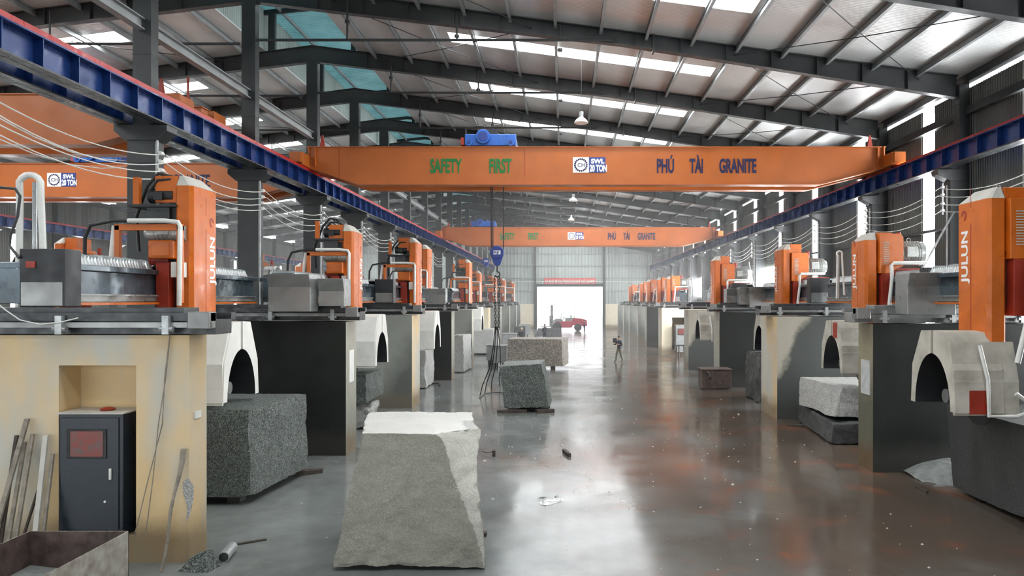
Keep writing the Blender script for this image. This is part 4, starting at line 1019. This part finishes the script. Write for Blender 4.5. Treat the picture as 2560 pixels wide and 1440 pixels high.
# stones under the front left block, timbers, small debris
for i, (x, y) in enumerate(((-7.4, 14.6), (-6.5, 14.7), (-6.3, 16.5))):
    rock('prop_stone', 'small dark stone under the speckled left block, %s' % ('left', 'right', 'rear')[i], 'stone', boxc(x - .13, x + .13, y - .1, y + .15, 0, .19), 'granite_dark', 8, .03, (), 20 + i)
rock('loose_rock', 'grey speckled rock at the foot of the cream pier', 'rock', [(-5.68, 10.9, 0), (-5.2, 10.85, 0), (-5.15, 11.15, 0), (-5.55, 11.2, 0), (-5.5, 10.95, .2), (-5.28, 10.95, .30), (-5.24, 11.1, .28), (-5.45, 11.1, .24)], 'granite_green', 16, .03, (), 30)
def timber(lab, a, b, w_, h, mat='wood_dark', name='timber'):
    a, b = Vector(a), Vector(b); d = (b - a).normalized(); sd = d.cross(Vector((0, 0, 1))).normalized() * w_ / 2; up = Vector((0, 0, 1)) * h
    vs = [a - sd, a + sd, b + sd, b - sd, a - sd + up, a + sd + up, b + sd + up, b - sd + up]
    return single(name, lab, 'timber', MB().raw(vs, [(0, 1, 2, 3), (4, 7, 6, 5), (0, 4, 5, 1), (1, 5, 6, 2), (2, 6, 7, 3), (3, 7, 4, 0)]), mat, loc=(a + b) / 2, bevel=.006)
timber('dark timber under the left end of the tilted green block', (-2.35, 26.3, 0), (-1.3, 26.45, 0), .16, .1)
timber('dark timber under the right end of the tilted green block', (-.95, 26.2, 0), (-.35, 26.5, 0), .2, .13)
timber('dark timber under the rear of the tilted green block', (-2.1, 28.0, 0), (-.5, 28.0, 0), .18, .12)
timber('timber under the left end of the wide brown block', (-2.9, 42.6, 0), (-2.9, 44.6, 0), .25, .2)
timber('timber under the right end of the wide brown block', (-.6, 42.5, 0), (-.6, 44.6, 0), .25, .2)
timber('timber under the near part of the large foreground block', (-3.1, 11.3, 0), (-1.3, 11.3, 0), .15, .06)
timber('timber under the far part of the large foreground block', (-3.1, 12.6, 0), (-1.3, 12.6, 0), .15, .06)
timber('timber sleeper under the lower right granite block, near end', (8.4, 12.3, 0), (10.8, 12.3, 0), .2, .1)
timber('timber sleeper under the lower right granite block, far end', (8.4, 15.0, 0), (10.8, 15.0, 0), .2, .1)
timber('black stick lying by the slurry heap, right side', px(2290, 1218, 15.8) * 1 + Vector((0, 0, -px(2290, 1218, 15.8).z)), (7.55, 15.35, 0), .06, .05)
timber('dark wood scrap on the floor by the cream pier edge', (-5.35, 12.1, 0), (-4.95, 12.35, 0), .05, .03)
timber('dark offcut lying by the right row, middle distance', (7.15, 23.6, 0), (7.9, 23.3, 0), .12, .06)
timber('timber piece under the dark speckled block corner', (-6.1, 16.9, 0), (-5.6, 17.2, 0), .15, .1)
timber('black bent scrap lying in the middle of the aisle floor', (.02, 19.5, 0), (.16, 18.9, 0), .09, .09)
tb = px(1235, 1140, 19.02)
timber('small black peg standing on the aisle floor', (tb.x - .04, 19.0, 0), (tb.x + .04, 19.0, 0), .08, .15)
single('thin_cord', 'thin dark cord by the small black peg', 'cord', MB().tube([(tb.x - .02, 19.0, .12), (tb.x - .1, 19.1, .08), (tb.x - .2, 19.2, .05), (tb.x - .32, 19.25, .07)], .008, 6), 'black_rubber', loc=tb)
single('floor_hook', 'bent black rod on the floor beside the third left pier', 'rod', MB().tube([px(x, y, CAMZ * F / (y - VY)) + Vector((0, 0, .04)) for x, y in ((1062, 968), (1070, 961), (1096, 961), (1100, 966))], .03, 6), 'black_rubber', loc=px(1080, 962, 35))
c = px(566, 1405, 0.01 + CAMZ * F / (1405 - VY))
pm = MB(); pa, pb = Vector((c.x - .02, c.y - .05, .085)), Vector((c.x - .1, c.y + .42, .085)); pm.cyl(pa, pb, .085, 24)
ps = single('pipe_stub', 'short grey pipe stub lying on the floor by the rock', 'pipe', pm, 'galvanised', loc=c, sm=True)
mesh_obj('bore', MB().cyl(pa - (pb - pa).normalized() * .004, pa, .07, 24), 'black_rubber', ps)
# slurry heap at the right pier
sl = MB(); nn = 30; vs = []
for i in range(nn + 1):
    for j in range(nn + 1):
        u, v = i / nn, j / nn; x = 7.9 + 1.5 * u; y = 15.7 + 1.5 * v
        h = .35 * max(0, 1 - ((u - .75) / .8) ** 2 - ((v - .9) / .9) ** 2) + .04 * noise.noise(Vector((x * 3, y * 3, 0)))
        vs.append((x, y, max(-.01, h)))
sl.raw(vs, [(i * (nn + 1) + j, (i + 1) * (nn + 1) + j, (i + 1) * (nn + 1) + j + 1, i * (nn + 1) + j + 1) for i in range(nn) for j in range(nn)])
o = single('slurry_heap', 'wet grey slurry heaped against the dark right pier', 'slurry', sl, 'sludge', loc=(8.5, 16.5, 0)); o['kind'] = 'stuff'

# ---------------------------------------------------------------- near left corner: cabinet, bin, planks
def cabinet(x0, x1, y, z0, z1, dep, lab, top='dust_white', body='cabinet_navy', big=True):
    t = thing('electrical_cabinet', lab, 'cabinet', ((x0 + x1) / 2, y, z0))
    b = mesh_obj('body', MB().box(x0, x1, y, y + dep, z0, z1), body, t, bevel=.01)
    mesh_obj('top_plate', MB().box(x0 - .03, x1 + .02, y - .03, y + dep, z1, z1 + .02), top, t)
    w_ = x1 - x0; h = z1 - z0
    d = mesh_obj('door', MB().box(x0 + .03, x1 - .06, y - .02, y - .001, z0 + h * .06, z1 - h * .03), body, t, bevel=.006)
    fz0, fz1 = z1 - h * .36, z1 - h * .12
    fr = mesh_obj('window_frame', MB().box(x0 + w_ * .14, x0 + w_ * .76, y - .035, y - .02, fz0, fz1), 'black_rubber', d, bevel=.012)
    mesh_obj('display_panel', MB().box(x0 + w_ * .2, x0 + w_ * .71, y - .04, y - .035, fz0 + .03, fz1 - .03), 'panel_red', d, bevel=.004)
    mesh_obj('handle', MB().box(x0 + w_ * .80, x0 + w_ * .835, y - .045, y - .02, z0 + h * .47, z0 + h * .56), 'white_plastic', d, bevel=.005)
    mesh_obj('lock', MB().cyl((x0 + w_ * .73, y - .03, z0 + h * .29), (x0 + w_ * .73, y - .02, z0 + h * .29), .018, 12), 'white_plastic', d)
    return t
tnt = NT('panel_red'); n_ = tnt.noise(9, 4)
sp = tnt.n('ShaderNodeSeparateXYZ'); tnt.l(tnt.co(), sp.inputs[0])
tnt.set(tnt.mix(tnt.ramp(n_, [(0.4, 0), (0.7, 1)]), (0.20, 0.035, 0.025), (0.10, 0.07, 0.065)), 0.25); MATS['panel_red'] = tnt.m
cabinet(-7.63, -6.66, 11.2, .42, 2.28, .6, 'dark navy electrical cabinet with a red display in the cream pier niche')
cabinet(8.15, 8.95, 53.5, .25, 2.2, .6, 'pale blue electrical cabinet in the far right pier niche', body='slab_grey')
cabinet(-6.95, -6.45, 55.4, 1.0, 1.55, .3, 'dark switch box in the small niche far left', body='steel_dark')
p = px(265, 1020, 11.4)
single('work_glove', 'crumpled red and black glove on the cabinet top', 'glove', MB().lathe((p.x, 11.45, 2.3), [(.02, 0), (.1, .005), (.11, .03), (.06, .05), (.01, .055)], 12), 'red_paint', loc=p, sm=True)
# bin: open box with thin walls
bn = thing('steel_bin', 'open rusty steel bin in the lower left corner', 'bin', (-6.5, 8.5, 0))
bx0, bx1, by0, by1, bz = -7.17, -5.84, 6.6, 9.95, .9
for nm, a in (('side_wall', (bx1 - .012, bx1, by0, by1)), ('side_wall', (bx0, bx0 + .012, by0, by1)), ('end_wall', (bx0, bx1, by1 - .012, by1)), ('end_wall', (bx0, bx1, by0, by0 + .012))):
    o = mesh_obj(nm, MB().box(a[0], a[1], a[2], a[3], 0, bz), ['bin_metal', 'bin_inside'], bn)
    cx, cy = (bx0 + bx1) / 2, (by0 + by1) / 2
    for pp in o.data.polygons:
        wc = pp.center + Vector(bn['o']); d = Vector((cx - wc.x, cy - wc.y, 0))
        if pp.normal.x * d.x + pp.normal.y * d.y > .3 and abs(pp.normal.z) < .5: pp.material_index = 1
mesh_obj('bottom', MB().box(bx0, bx1, by0, by1, 0, .02), 'bin_inside', bn)
mesh_obj('rubble_fill', MB().raw([(bx0 + .02, by0 + .02, .35), (bx1 - .02, by0 + .02, .3), (bx1 - .02, by1 - .02, .3), (bx0 + .02, by1 - .02, .45)], [(0, 1, 2, 3)]), 'sludge', bn)['kind'] = 'stuff'
# planks leaning on the pier
PL = [((-12, 1330), (68, 1047), .07, 'wood', 'dark weathered'), ((2, 1352), (42, 1088), .05, 'wood_dark', 'thin dark'), ((22, 1345), (62, 1105), .05, 'wood', 'pale'), ((40, 1345), (82, 1085), .055, 'wood', 'grey'),
      ((88, 1340), (115, 1088), .075, 'dust_white', 'whitish wide'), ((62, 1330), (100, 1210), .03, 'wood_dark', 'short black'), ((110, 1322), (132, 1135), .045, 'wood', 'short brown')]
for i, ((xa, ya), (xb, yb), w_, mt, nm) in enumerate(PL):
    a = px(xa, ya, 10.75 + .03 * i); b = px(xb, yb, 11.2); d = (b - a).normalized(); k = (a.z - .0) / -d.z if d.z else 0
    a = a + d * (-(a.z) / d.z)
    sd = Vector((1, 0, 0)) * w_ * .5; fw = Vector((0, 1, 0)) * .02
    vs = [a - sd - fw, a + sd - fw, a + sd + fw, a - sd + fw, b - sd - fw, b + sd - fw, b + sd + fw, b - sd + fw]
    single('leaning_plank', '%s plank leaning on the cream pier left of the cabinet' % nm, 'plank', MB().raw(vs, [(0, 3, 2, 1), (4, 5, 6, 7), (0, 1, 5, 4), (1, 2, 6, 5), (2, 3, 7, 6), (3, 0, 4, 7)]), mt, loc=a, bevel=.004)
a = px(402, 1438, 10.9); a.z = 0.0; b = px(458, 1122, 11.2)
pts = [a.lerp(b, u) + Vector((0.02 * math.sin(u * 9), 0, 0)) for u in [i / 8 for i in range(9)]]
single('leaning_pole', 'crooked pale pole leaning on the cream pier corner', 'pole', MB().tube(pts, [.022, .022, .024, .022, .026, .024, .03, .038, .042], 10), 'wood', loc=a, sm=True)
for i, ex in enumerate((0, 28)):
    q = [px(425, 838, 11.24), px(412 + i * 3, 940, 11.22), px(398 - i * 10 + 8, 1060, 11.2), px(370 + i * 12, 1200, 11.15), px(335 + ex, 1345, 11.1)]
    single('hanging_cord', 'thin dusty cord hanging down the cream pier, %s' % ('left strand', 'right strand')[i], 'cord', MB().tube(q, .008, 6), 'wood', loc=q[0], sm=True)
single('wall_scar', 'rough broken plaster scar low on the cream pier corner', 'plaster scar',
       MB().raw([px(x, y, 11.27) for x, y in ((470, 1195), (484, 1215), (484, 1250), (474, 1290), (466, 1305), (468, 1270), (458, 1235), (457, 1205))], [tuple(range(8))]), 'granite_white', loc=px(470, 1250, 11.27))
single('socket_plate', 'small pale plate on the end face of the cream pier', 'plate', MB().box(-5.70, -5.68, 11.42, 11.62, px(0, 1045, 11.5).z, px(0, 1028, 11.5).z), 'white_plastic', loc=(-5.69, 11.5, 2.2))
single('paper_notice', 'faded paper notice pasted on the narrow end of the dark right pier', 'notice', MB().box(7.18, 7.198, 17.35, 17.85, px(0, 985, 17.6).z, px(0, 900, 17.6).z), 'paper', loc=(7.19, 17.6, 2.2))

# rust tank, trestles, slabs, people, forklift
t = thing('rust_tank', 'brown rusty box tank before the third right pier', 'tank', (6.8, 33.3, 0))
mesh_obj('body', MB().box(6.2, 7.5, 33.0, 34.0, .06, .88), 'rust_box', t, bevel=.02)
mesh_obj('rim', MB().box(6.15, 7.55, 32.95, 34.05, .88, .94), 'rust_box', t, bevel=.01)
mesh_obj('foot', MB().box(6.3, 7.4, 33.05, 33.15, 0, .08), 'rust_box', t)
mesh_obj('cloth_rag', MB().tube([(6.4, 32.96, .85), (6.5, 32.93, .7), (6.45, 32.92, .55), (6.6, 32.93, .62)], .05, 8), 'rust_box', t, sm=True)
t = thing('steel_trestle', 'three legged steel trestle by the cabinet pier on the right', 'trestle', (7.55, 48, 0))
mesh_obj('top', MB().box(7.28, 7.85, 47.7, 48.3, 1.05, 1.12), 'steel', t)
for (x, y) in ((7.33, 47.8), (7.78, 47.75), (7.55, 48.25)): mesh_obj('leg', MB().cyl((x, y, 1.06), (x + (x - 7.55) * .2, y, 0), .04, 8), 'rust_box', t)
def slab_stand(x0, x1, Y, z0, z1, lab, mat='slab_dark', lean=.1):
    t = thing('slab_table', lab, 'stone slab', ((x0 + x1) / 2, Y, 0))
    mesh_obj('slab', MB().raw([(x0, Y, z0), (x1, Y, z0), (x1 - lean * .3, Y + .3, z1), (x0 + lean, Y + .3, z1), (x0, Y + .06, z0), (x1, Y + .06, z0), (x1 - lean * .3, Y + .36, z1), (x0 + lean, Y + .36, z1)],
             [(0, 1, 2, 3), (4, 7, 6, 5), (0, 4, 5, 1), (1, 5, 6, 2), (2, 6, 7, 3), (3, 7, 4, 0)]), mat, t)
    for x in (x0 + (x1 - x0) * .25, x1 - (x1 - x0) * .25): mesh_obj('leg', MB().box(x - .06, x + .06, Y - .02, Y + .3, 0, z0), 'steel_dark', t)
    return t
slab_stand(px(1336, 0, 74).x, px(1368, 0, 74).x, 74, .35, px(0, 821, 74).z, 'dark stone slab on legs left of the forklift, left of the pair', lean=.35)
slab_stand(px(1366, 0, 72).x, px(1404, 0, 72).x, 72, .35, px(0, 820, 72).z, 'dark stone slab on legs below the forklift, right of the pair', lean=.05)
slab_stand(px(1284, 0, 66).x, px(1313, 0, 66).x, 66, .3, px(0, 816, 66).z, 'dark stone slab on legs behind the person with the pale helmet', lean=.0)
slab_stand(px(1297, 0, 80).x, px(1326, 0, 80).x, 80, .3, px(0, 811, 80).z, 'pale grey slab on legs farther back on the left', 'slab_grey', lean=.0)
def table(lab, x0, x1, y0, y1, z0, z1, mat):
    t = thing('stone_bench', lab, 'bench', ((x0 + x1) / 2, y0, 0))
    mesh_obj('body', MB().box(x0, x1, y0, y1, z0, z1), mat, t, bevel=.01)
    mesh_obj('top', MB().box(x0 - .05, x1 + .05, y0 - .05, y1 + .05, z1, z1 + .05), mat, t)
    for x in (x0 + .15, x1 - .15):
        for y in (y0 + .1, y1 - .1): mesh_obj('leg', MB().box(x - .06, x + .06, y - .06, y + .06, 0, z0), 'steel_dark', t)
table('pale grey metal chest on legs left of the wide brown block', px(1216, 0, 45).x, px(1236, 0, 45).x, 45, 46.2, .35, 1.25, 'slab_grey')
table('pale metal chest on legs touching the wide brown block', px(1232, 0, 43.6).x, px(1266, 0, 43.6).x - .05, 43.6, 45.0, .3, 1.28, 'slab_grey')
table('grey chest farther back beside the hanging ropes', px(1256, 0, 56).x, px(1290, 0, 56).x, 56, 57, .3, 1.45, 'slab_grey')

def person(lab, X, Y, face, pose, shirt='cloth_dark', trousers='cloth_khaki', hat=None, h=1.7):
    """one continuous skinned body; face = heading angle about Z (0 looks towards -Y)"""
    J = {'pel': (0, 0, .93), 'wst': (0, .01, 1.08), 'chs': (0, 0, 1.32), 'nkb': (0, .01, 1.45), 'nck': (0, 0, 1.52), 'hd0': (0, -.02, 1.60), 'hd1': (0, -.015, 1.70),
         'hl': (-.09, 0, .90), 'hr': (.09, 0, .90), 'kl': (-.11, -.02, .49), 'kr': (.11, -.02, .49), 'al': (-.12, .03, .09), 'ar': (.12, .03, .09), 'tl': (-.13, -.14, .035), 'tr': (.13, -.14, .035),
         'sl': (-.18, 0, 1.40), 'sr': (.18, 0, 1.40), 'el': (-.24, .02, 1.12), 'er': (.24, .02, 1.12), 'wl': (-.25, -.06, .88), 'wr': (.25, -.06, .88), 'pl': (-.25, -.09, .80), 'pr': (.25, -.09, .80)}
    J.update(pose)
    Rd = {'pel': .155, 'wst': .145, 'chs': .17, 'nkb': .09, 'nck': .055, 'hd0': .085, 'hd1': .09, 'hl': .10, 'hr': .10, 'kl': .07, 'kr': .07, 'al': .05, 'ar': .05, 'tl': .038, 'tr': .038,
          'sl': .075, 'sr': .075, 'el': .052, 'er': .052, 'wl': .03, 'wr': .03, 'pl': .034, 'pr': .034}
    names = list(J); ed = [('pel', 'wst'), ('wst', 'chs'), ('chs', 'nkb'), ('nkb', 'nck'), ('nck', 'hd0'), ('hd0', 'hd1'), ('pel', 'hl'), ('hl', 'kl'), ('kl', 'al'), ('al', 'tl'), ('pel', 'hr'), ('hr', 'kr'), ('kr', 'ar'), ('ar', 'tr'),
                           ('chs', 'sl'), ('sl', 'el'), ('el', 'wl'), ('wl', 'pl'), ('chs', 'sr'), ('sr', 'er'), ('er', 'wr'), ('wr', 'pr')]
    me = bpy.data.meshes.new('person'); me.from_pydata([J[n] for n in names], [(names.index(a), names.index(b)) for a, b in ed], [])
    o = bpy.data.objects.new('person', me); COL.objects.link(o)
    sk = o.modifiers.new('skin', 'SKIN'); o.modifiers.new('sub', 'SUBSURF').levels = 2; o.modifiers['sub'].render_levels = 2
    for i, n in enumerate(names):
        me.skin_vertices[0].data[i].radius = (Rd[n], Rd[n] * (.8 if n in ('pel', 'wst', 'chs') else 1)); me.skin_vertices[0].data[i].use_root = (n == 'pel')
    bpy.context.view_layer.update()
    bm_ = bpy.data.meshes.new_from_object(o.evaluated_get(bpy.context.evaluated_depsgraph_get())); bpy.data.objects.remove(o)
    V = [tuple(v.co) for v in bm_.vertices]; Fs = [tuple(p.vertices) for p in bm_.polygons]; body = MB().raw(V, Fs)
    for s_, (w_, p_, e_) in ((-1, ('wl', 'pl', 'el')), (1, ('wr', 'pr', 'er'))):           # fingers
        W, P_ = Vector(J[w_]), Vector(J[p_]); d = (P_ - W).normalized(); side = d.cross(Vector((0, 1, .3))).normalized()
        for k in range(4):
            b0 = P_ + side * (.024 * (k - 1.5)) + d * .01; L = (.06, .075, .08, .065)[k]
            body.tube([b0, b0 + d * L * .5, b0 + d * L * .85 + Vector((0, -.02, 0))], [.010, .009, .007], 6)
        b0 = W.lerp(P_, .6) + side * .035; body.tube([b0, b0 + side * .03 + d * .03, b0 + side * .03 + d * .06], [.012, .010, .008], 6)
    hc = Vector(J['hd1'])
    body.tube([hc + Vector((0, -.085, -.015)), hc + Vector((0, -.112, -.03)), hc + Vector((0, -.09, -.045))], [.008, .014, .01], 6)   # nose
    for s_ in (-1, 1): body.tube([hc + Vector((s_ * .085, 0, .0)), hc + Vector((s_ * .1, .01, -.02)), hc + Vector((s_ * .088, .005, -.05))], [.012, .014, .01], 6)
    t = thing('person', lab, 'person', (X, Y, 0))
    R = Matrix.Rotation(face, 4, 'Z'); Sc = h / 1.79
    def tr(mb): 
        mb.v = [tuple(R @ (Vector(v) * Sc) + Vector((X, Y, 0))) for v in mb.v]; return mb
    rawv = list(body.v)
    ob = mesh_obj('body', tr(body), ['skin', shirt, trousers, 'black_rubber'], t, sm=True)
    def reg(c):
        z = c.z
        hw = min((c - Vector(J['pl'])).length, (c - Vector(J['pr'])).length)
        if hw < .12: return 0
        if z > 1.50 and abs(c.x - J['nck'][0]) < .16 and (c - Vector(J['hd0'])).length < .26: return 0
        if z < .11: return 3
        if z < .93 and min((c - Vector(J['wl'])).length, (c - Vector(J['wr'])).length) > .12: return 2
        return 1
    Ri = R.inverted()
    for pl in ob.data.polygons: pl.material_index = reg((Ri @ pl.center) / Sc)
    cap = MB().lathe(hc + Vector((0, .015, .0)), [(.104, .0), (.108, .03), (.098, .07), (.065, .105), (.02, .118)] if hat else [(.098, -.01), (.1, .03), (.088, .07), (.055, .098), (.02, .105)], 20)
    if hat: cap.lathe(hc + Vector((0, -.02, 0)), [(.115, -.004), (.13, -.002), (.115, .01)], 20)
    mesh_obj('helmet' if hat else 'hair', tr(cap), hat or 'hair', t, sm=True)
    for s_ in (-1, 1):
        mesh_obj('eye', tr(MB().lathe(hc + Vector((s_ * .033, -.085, .0)), [(.002, -.01), (.011, 0), (.002, .01)], 8, 'y')), 'white_letter', t)
    return t
person('person in dark jacket walking in the aisle holding a pad up', 3.63, 48.0, math.radians(-55),
       {'kl': (-.10, -.16, .52), 'al': (-.1, -.2, .09), 'tl': (-.1, -.36, .04), 'kr': (.10, .06, .48), 'ar': (.11, .22, .12), 'tr': (.11, .1, .035),
        'el': (-.26, -.12, 1.18), 'wl': (-.16, -.36, 1.22), 'pl': (-.14, -.44, 1.24), 'er': (.27, .03, 1.13), 'wr': (.2, -.2, 1.2), 'pr': (.17, -.28, 1.23)}, h=1.72)
single('writing_pad', 'dark flat pad held by the walking person', 'pad', MB().box(3.2, 3.46, 47.74, 47.78, 1.27, 1.56), 'steel_dark', loc=(3.26, 47.74, 1.4))
bend = {'wl': (-.2, -.25, 1.0), 'el': (-.27, -.05, 1.15), 'pl': (-.18, -.33, .99), 'wr': (.2, -.25, 1.0), 'er': (.27, -.05, 1.15), 'pr': (.18, -.33, .99)}
person('person in black with a pale helmet behind the wide brown block', px(1304, 0, 62).x, 62, math.radians(160), bend, trousers='cloth_dark', hat='helmet_pale')
person('person in dark overalls standing between the two dark slabs', px(1362, 0, 71.0).x, 71.0, math.radians(200), bend, trousers='cloth_dark', h=1.72)
person('person in dark clothes standing behind the red forklift', px(1461, 0, 86).x, 86, math.radians(90), {}, trousers='cloth_khaki', h=1.72)

# forklift near the door
def forklift(X0, Y):
    t = thing('forklift', 'red forklift truck parked sideways in the bright doorway', 'forklift', (X0 + 2.5, Y, 0))
    B = lambda n, m, mt, **k: mesh_obj(n, m, mt, t, **k)
    B('chassis', MB().prism([(X0 + 1.9, .55), (X0 + 2.3, .45), (X0 + 4.0, .45), (X0 + 4.2, .75), (X0 + 4.9, .8), (X0 + 5.6, .6), (X0 + 5.9, .7), (X0 + 5.95, 1.45), (X0 + 5.2, 1.65), (X0 + 4.3, 1.7), (X0 + 4.1, 1.3), (X0 + 2.6, 1.25), (X0 + 1.9, 1.35)], 'y', Y - .6, Y + .6), 'forklift_red', bevel=.04)
    B('counterweight', MB().box(X0 + 5.3, X0 + 6.05, Y - .65, Y + .65, .65, 1.4), 'forklift_red', bevel=.08)
    B('front_fender', MB().prism([(X0 + 1.5, .9), (X0 + 1.6, 1.35), (X0 + 2.0, 1.6), (X0 + 2.6, 1.62), (X0 + 2.9, 1.4), (X0 + 2.9, 1.2), (X0 + 2.6, 1.25), (X0 + 1.9, 1.25), (X0 + 1.65, .9)], 'y', Y - .72, Y + .72), 'slab_grey', bevel=.03)
    B('engine_cover', MB().box(X0 + 3.2, X0 + 4.5, Y - .5, Y + .5, 1.25, 1.72), 'slab_grey', bevel=.05)
    B('seat', MB().box(X0 + 3.5, X0 + 3.95, Y - .3, Y + .3, 1.3, 1.45).prism([(X0 + 3.9, 1.4), (X0 + 4.05, 1.4), (X0 + 4.0, 2.1), (X0 + 3.88, 2.1)], 'y', Y - .28, Y + .28), 'black_rubber', bevel=.03)
    B('steering_column', MB().cyl((X0 + 2.75, Y, 1.25), (X0 + 3.05, Y, 1.75), .03, 8).cyl((X0 + 3.03, Y, 1.74), (X0 + 3.05, Y, 1.78), .2, 20), 'black_rubber')
    B('mast', MB().box(X0 + 1.3, X0 + 1.62, Y - .45, Y - .3, .2, 3.4).box(X0 + 1.35, X0 + 1.55, Y + .3, Y + .45, .2, 3.4).box(X0 + 1.38, X0 + 1.5, Y - .4, Y + .4, 1.5, 1.65).box(X0 + 1.38, X0 + 1.5, Y - .4, Y + .4, 3.2, 3.35), 'tank_grey')
    B('fork_carriage', MB().box(X0 + 1.15, X0 + 1.35, Y - .6, Y + .6, .6, 2.0), 'tank_grey')
    for dy in (-.4, .3): B('fork', MB().box(X0, X0 + 1.2, Y + dy, Y + dy + .12, .5, .56), 'steel_dark')
    B('guard_post', MB().cyl((X0 + 4.35, Y - .5, 1.6), (X0 + 4.35, Y - .5, 3.1), .03, 8).cyl((X0 + 4.35, Y - .5, 3.1), (X0 + 4.5, Y - .5, 3.25), .02, 8), 'steel_dark')
    B('guard_post', MB().cyl((X0 + 2.6, Y - .5, 1.3), (X0 + 2.75, Y - .5, 2.6), .03, 8), 'steel_dark')
    for (x, r) in ((X0 + 2.15, .58), (X0 + 4.85, .48)):
        for dy in (-.68, .4):
            w_ = B('wheel', MB().lathe((x, Y + dy, r), [(r * .45, 0), (r * .9, 0), (r, .05), (r, .25), (r * .9, .3), (r * .45, .3)], 28, 'y'), 'black_rubber', sm=True)
            mesh_obj('rim', MB().cyl((x, Y + dy + .03, r), (x, Y + dy + .27, r), r * .46, 20), 'tank_grey', w_)
    return t
forklift(px(1352, 0, 97).x, 97)
# banner over the door
bt = thing('banner', 'red banner with white lettering above the far doorway', 'banner', (.5, YB - .5, 6.5))
q0, q1 = px(1360, 712, YB - .5), px(1490, 695, YB - .5)
mesh_obj('cloth', MB().box(q0.x, q1.x, YB - .26, YB - .2, q0.z, q1.z), 'banner_red', bt)
tx = text('lettering', 'EP. RHO M.CAU.TOAI CAO XAT VAT.AN MOI', .7, 'white_letter', bt, (0, 0, 0), FACING, 1, .005, .01)
vs = tx.data.vertices; mn, mx = min(v.co.x for v in vs), max(v.co.x for v in vs)
for v in vs: v.co.x = (v.co.x - mn) / (mx - mn) * (q1.x - q0.x - .4) + q0.x + .2 - .5; v.co.y = v.co.y - 0 + 0 ; 
mz, Mz = min(v.co.z for v in vs), max(v.co.z for v in vs)
my = max(v.co.y for v in vs)
for v in vs: v.co.z = (v.co.z - mz) / (Mz - mz) * .52 + q0.z + .2 - 6.5; v.co.y += -my - .012 + .24
# pendant lamps
def lamp(x, y, Y, lab):
    p = px(x, y, Y)
    t = thing('pendant_lamp', lab, 'lamp', p, 'bell lamps hung under the roof')
    mesh_obj('shade', MB().lathe(p, [(.25, 0), (.26, .02), (.19, .13), (.1, .2), (.08, .22)], 24), 'white_plastic', t, sm=True)
    mesh_obj('housing', MB().cyl(p + Vector((0, 0, .2)), p + Vector((0, 0, .42)), .08, 16), 'galvanised', t)
    mesh_obj('cord', MB().cyl(p + Vector((0, 0, .42)), (p.x, p.y, zr(p.x) + .02), .01, 6), 'black_rubber', t)
lamp(1453, 308, 27.0, 'white bell lamp hung under the roof, nearest')
lamp(1433, 503, 44.0, 'white bell lamp hung under the roof above the farther crane')
lamp(1428, 551, 58.0, 'white bell lamp hung under the roof, farthest')
# leaning bars against the right wall
for i, (xa, ya, xb, yb, Yd) in enumerate(((2385, 530, 2290, 700, 23.72), (2382, 465, 2412, 505, 23.75), (2182, 525, 2222, 600, 29.75), (1872, 655, 1888, 735, 47.75))):
    a, b = px(xa, ya, Yd), px(xb, yb, Yd)
    single('brace_bar', 'thin grey bar slanting by the right wall, %s' % ORD[i], 'bar', MB().cyl(a, b, .035, 8), 'galvanised', loc=a)

# ---------------------------------------------------------------- mill haze in the hall
hz_m = bpy.data.materials.new('haze'); hz_m.use_nodes = True; nt = hz_m.node_tree
nt.nodes.remove(nt.nodes['Principled BSDF'])
vs_ = nt.nodes.new('ShaderNodeVolumeScatter'); vs_.inputs['Density'].default_value = HAZE; vs_.inputs['Anisotropy'].default_value = 0.35
nt.links.new(vs_.outputs[0], nt.nodes['Material Output'].inputs['Volume']); MATS['haze'] = hz_m
hzo = mesh_obj('haze', MB().box(WL + .2, WR - .3, 30.2, YB - .6, 0.02, 10.6), 'haze', loc=(0, 50, 5))
tag(hzo, 'thin pale dust haze filling the far part of the hall', 'haze', kind='stuff')

ck = MB(); rnd = random.Random(3)
for i in range(240):
    x, y = rnd.uniform(-5.2, 7.0), rnd.uniform(10, 32); r = rnd.uniform(.008, .028) * (1 if i % 12 else 2)
    a = rnd.uniform(0, 3); c_, s_ = math.cos(a) * r, math.sin(a) * r
    ck.raw([(x + c_, y + s_, 0), (x - s_, y + c_ * .8, 0), (x - c_ * .9, y - s_, 0), (x + s_, y - c_, 0), (x, y, r * .8)], [(0, 1, 4), (1, 2, 4), (2, 3, 4), (3, 0, 4), (0, 3, 2, 1)])
co = single('stone_chips', 'small stone chips scattered over the wet aisle floor', 'stone chips', ck, 'granite_white', loc=(0, 20, 0)); co['kind'] = 'stuff'

single('paper_notice', 'white paper strip on the narrow end of the second left pier', 'notice', MB().box(-5.599, -5.585, 19.35, 19.75, 1.85, 2.69), 'white_letter', loc=(-5.59, 19.5, 2.2))
pu = []
for i in range(28):
    a = 2 * PI * i / 28; r = 1 + .25 * math.sin(3 * a + 1)
    pu.append((-.28 + .24 * r * math.cos(a), 14.75 + .3 * r * math.sin(a)))
paint('puddle_water', (0.03, 0.03, 0.03), 0.03, 0.0, 0.0)
single('puddle', 'small dark puddle on the aisle floor right of the foreground block', 'puddle', MB().prism(pu, 'z', 0.0, 0.004), 'puddle_water', loc=(-.28, 14.75, 0))
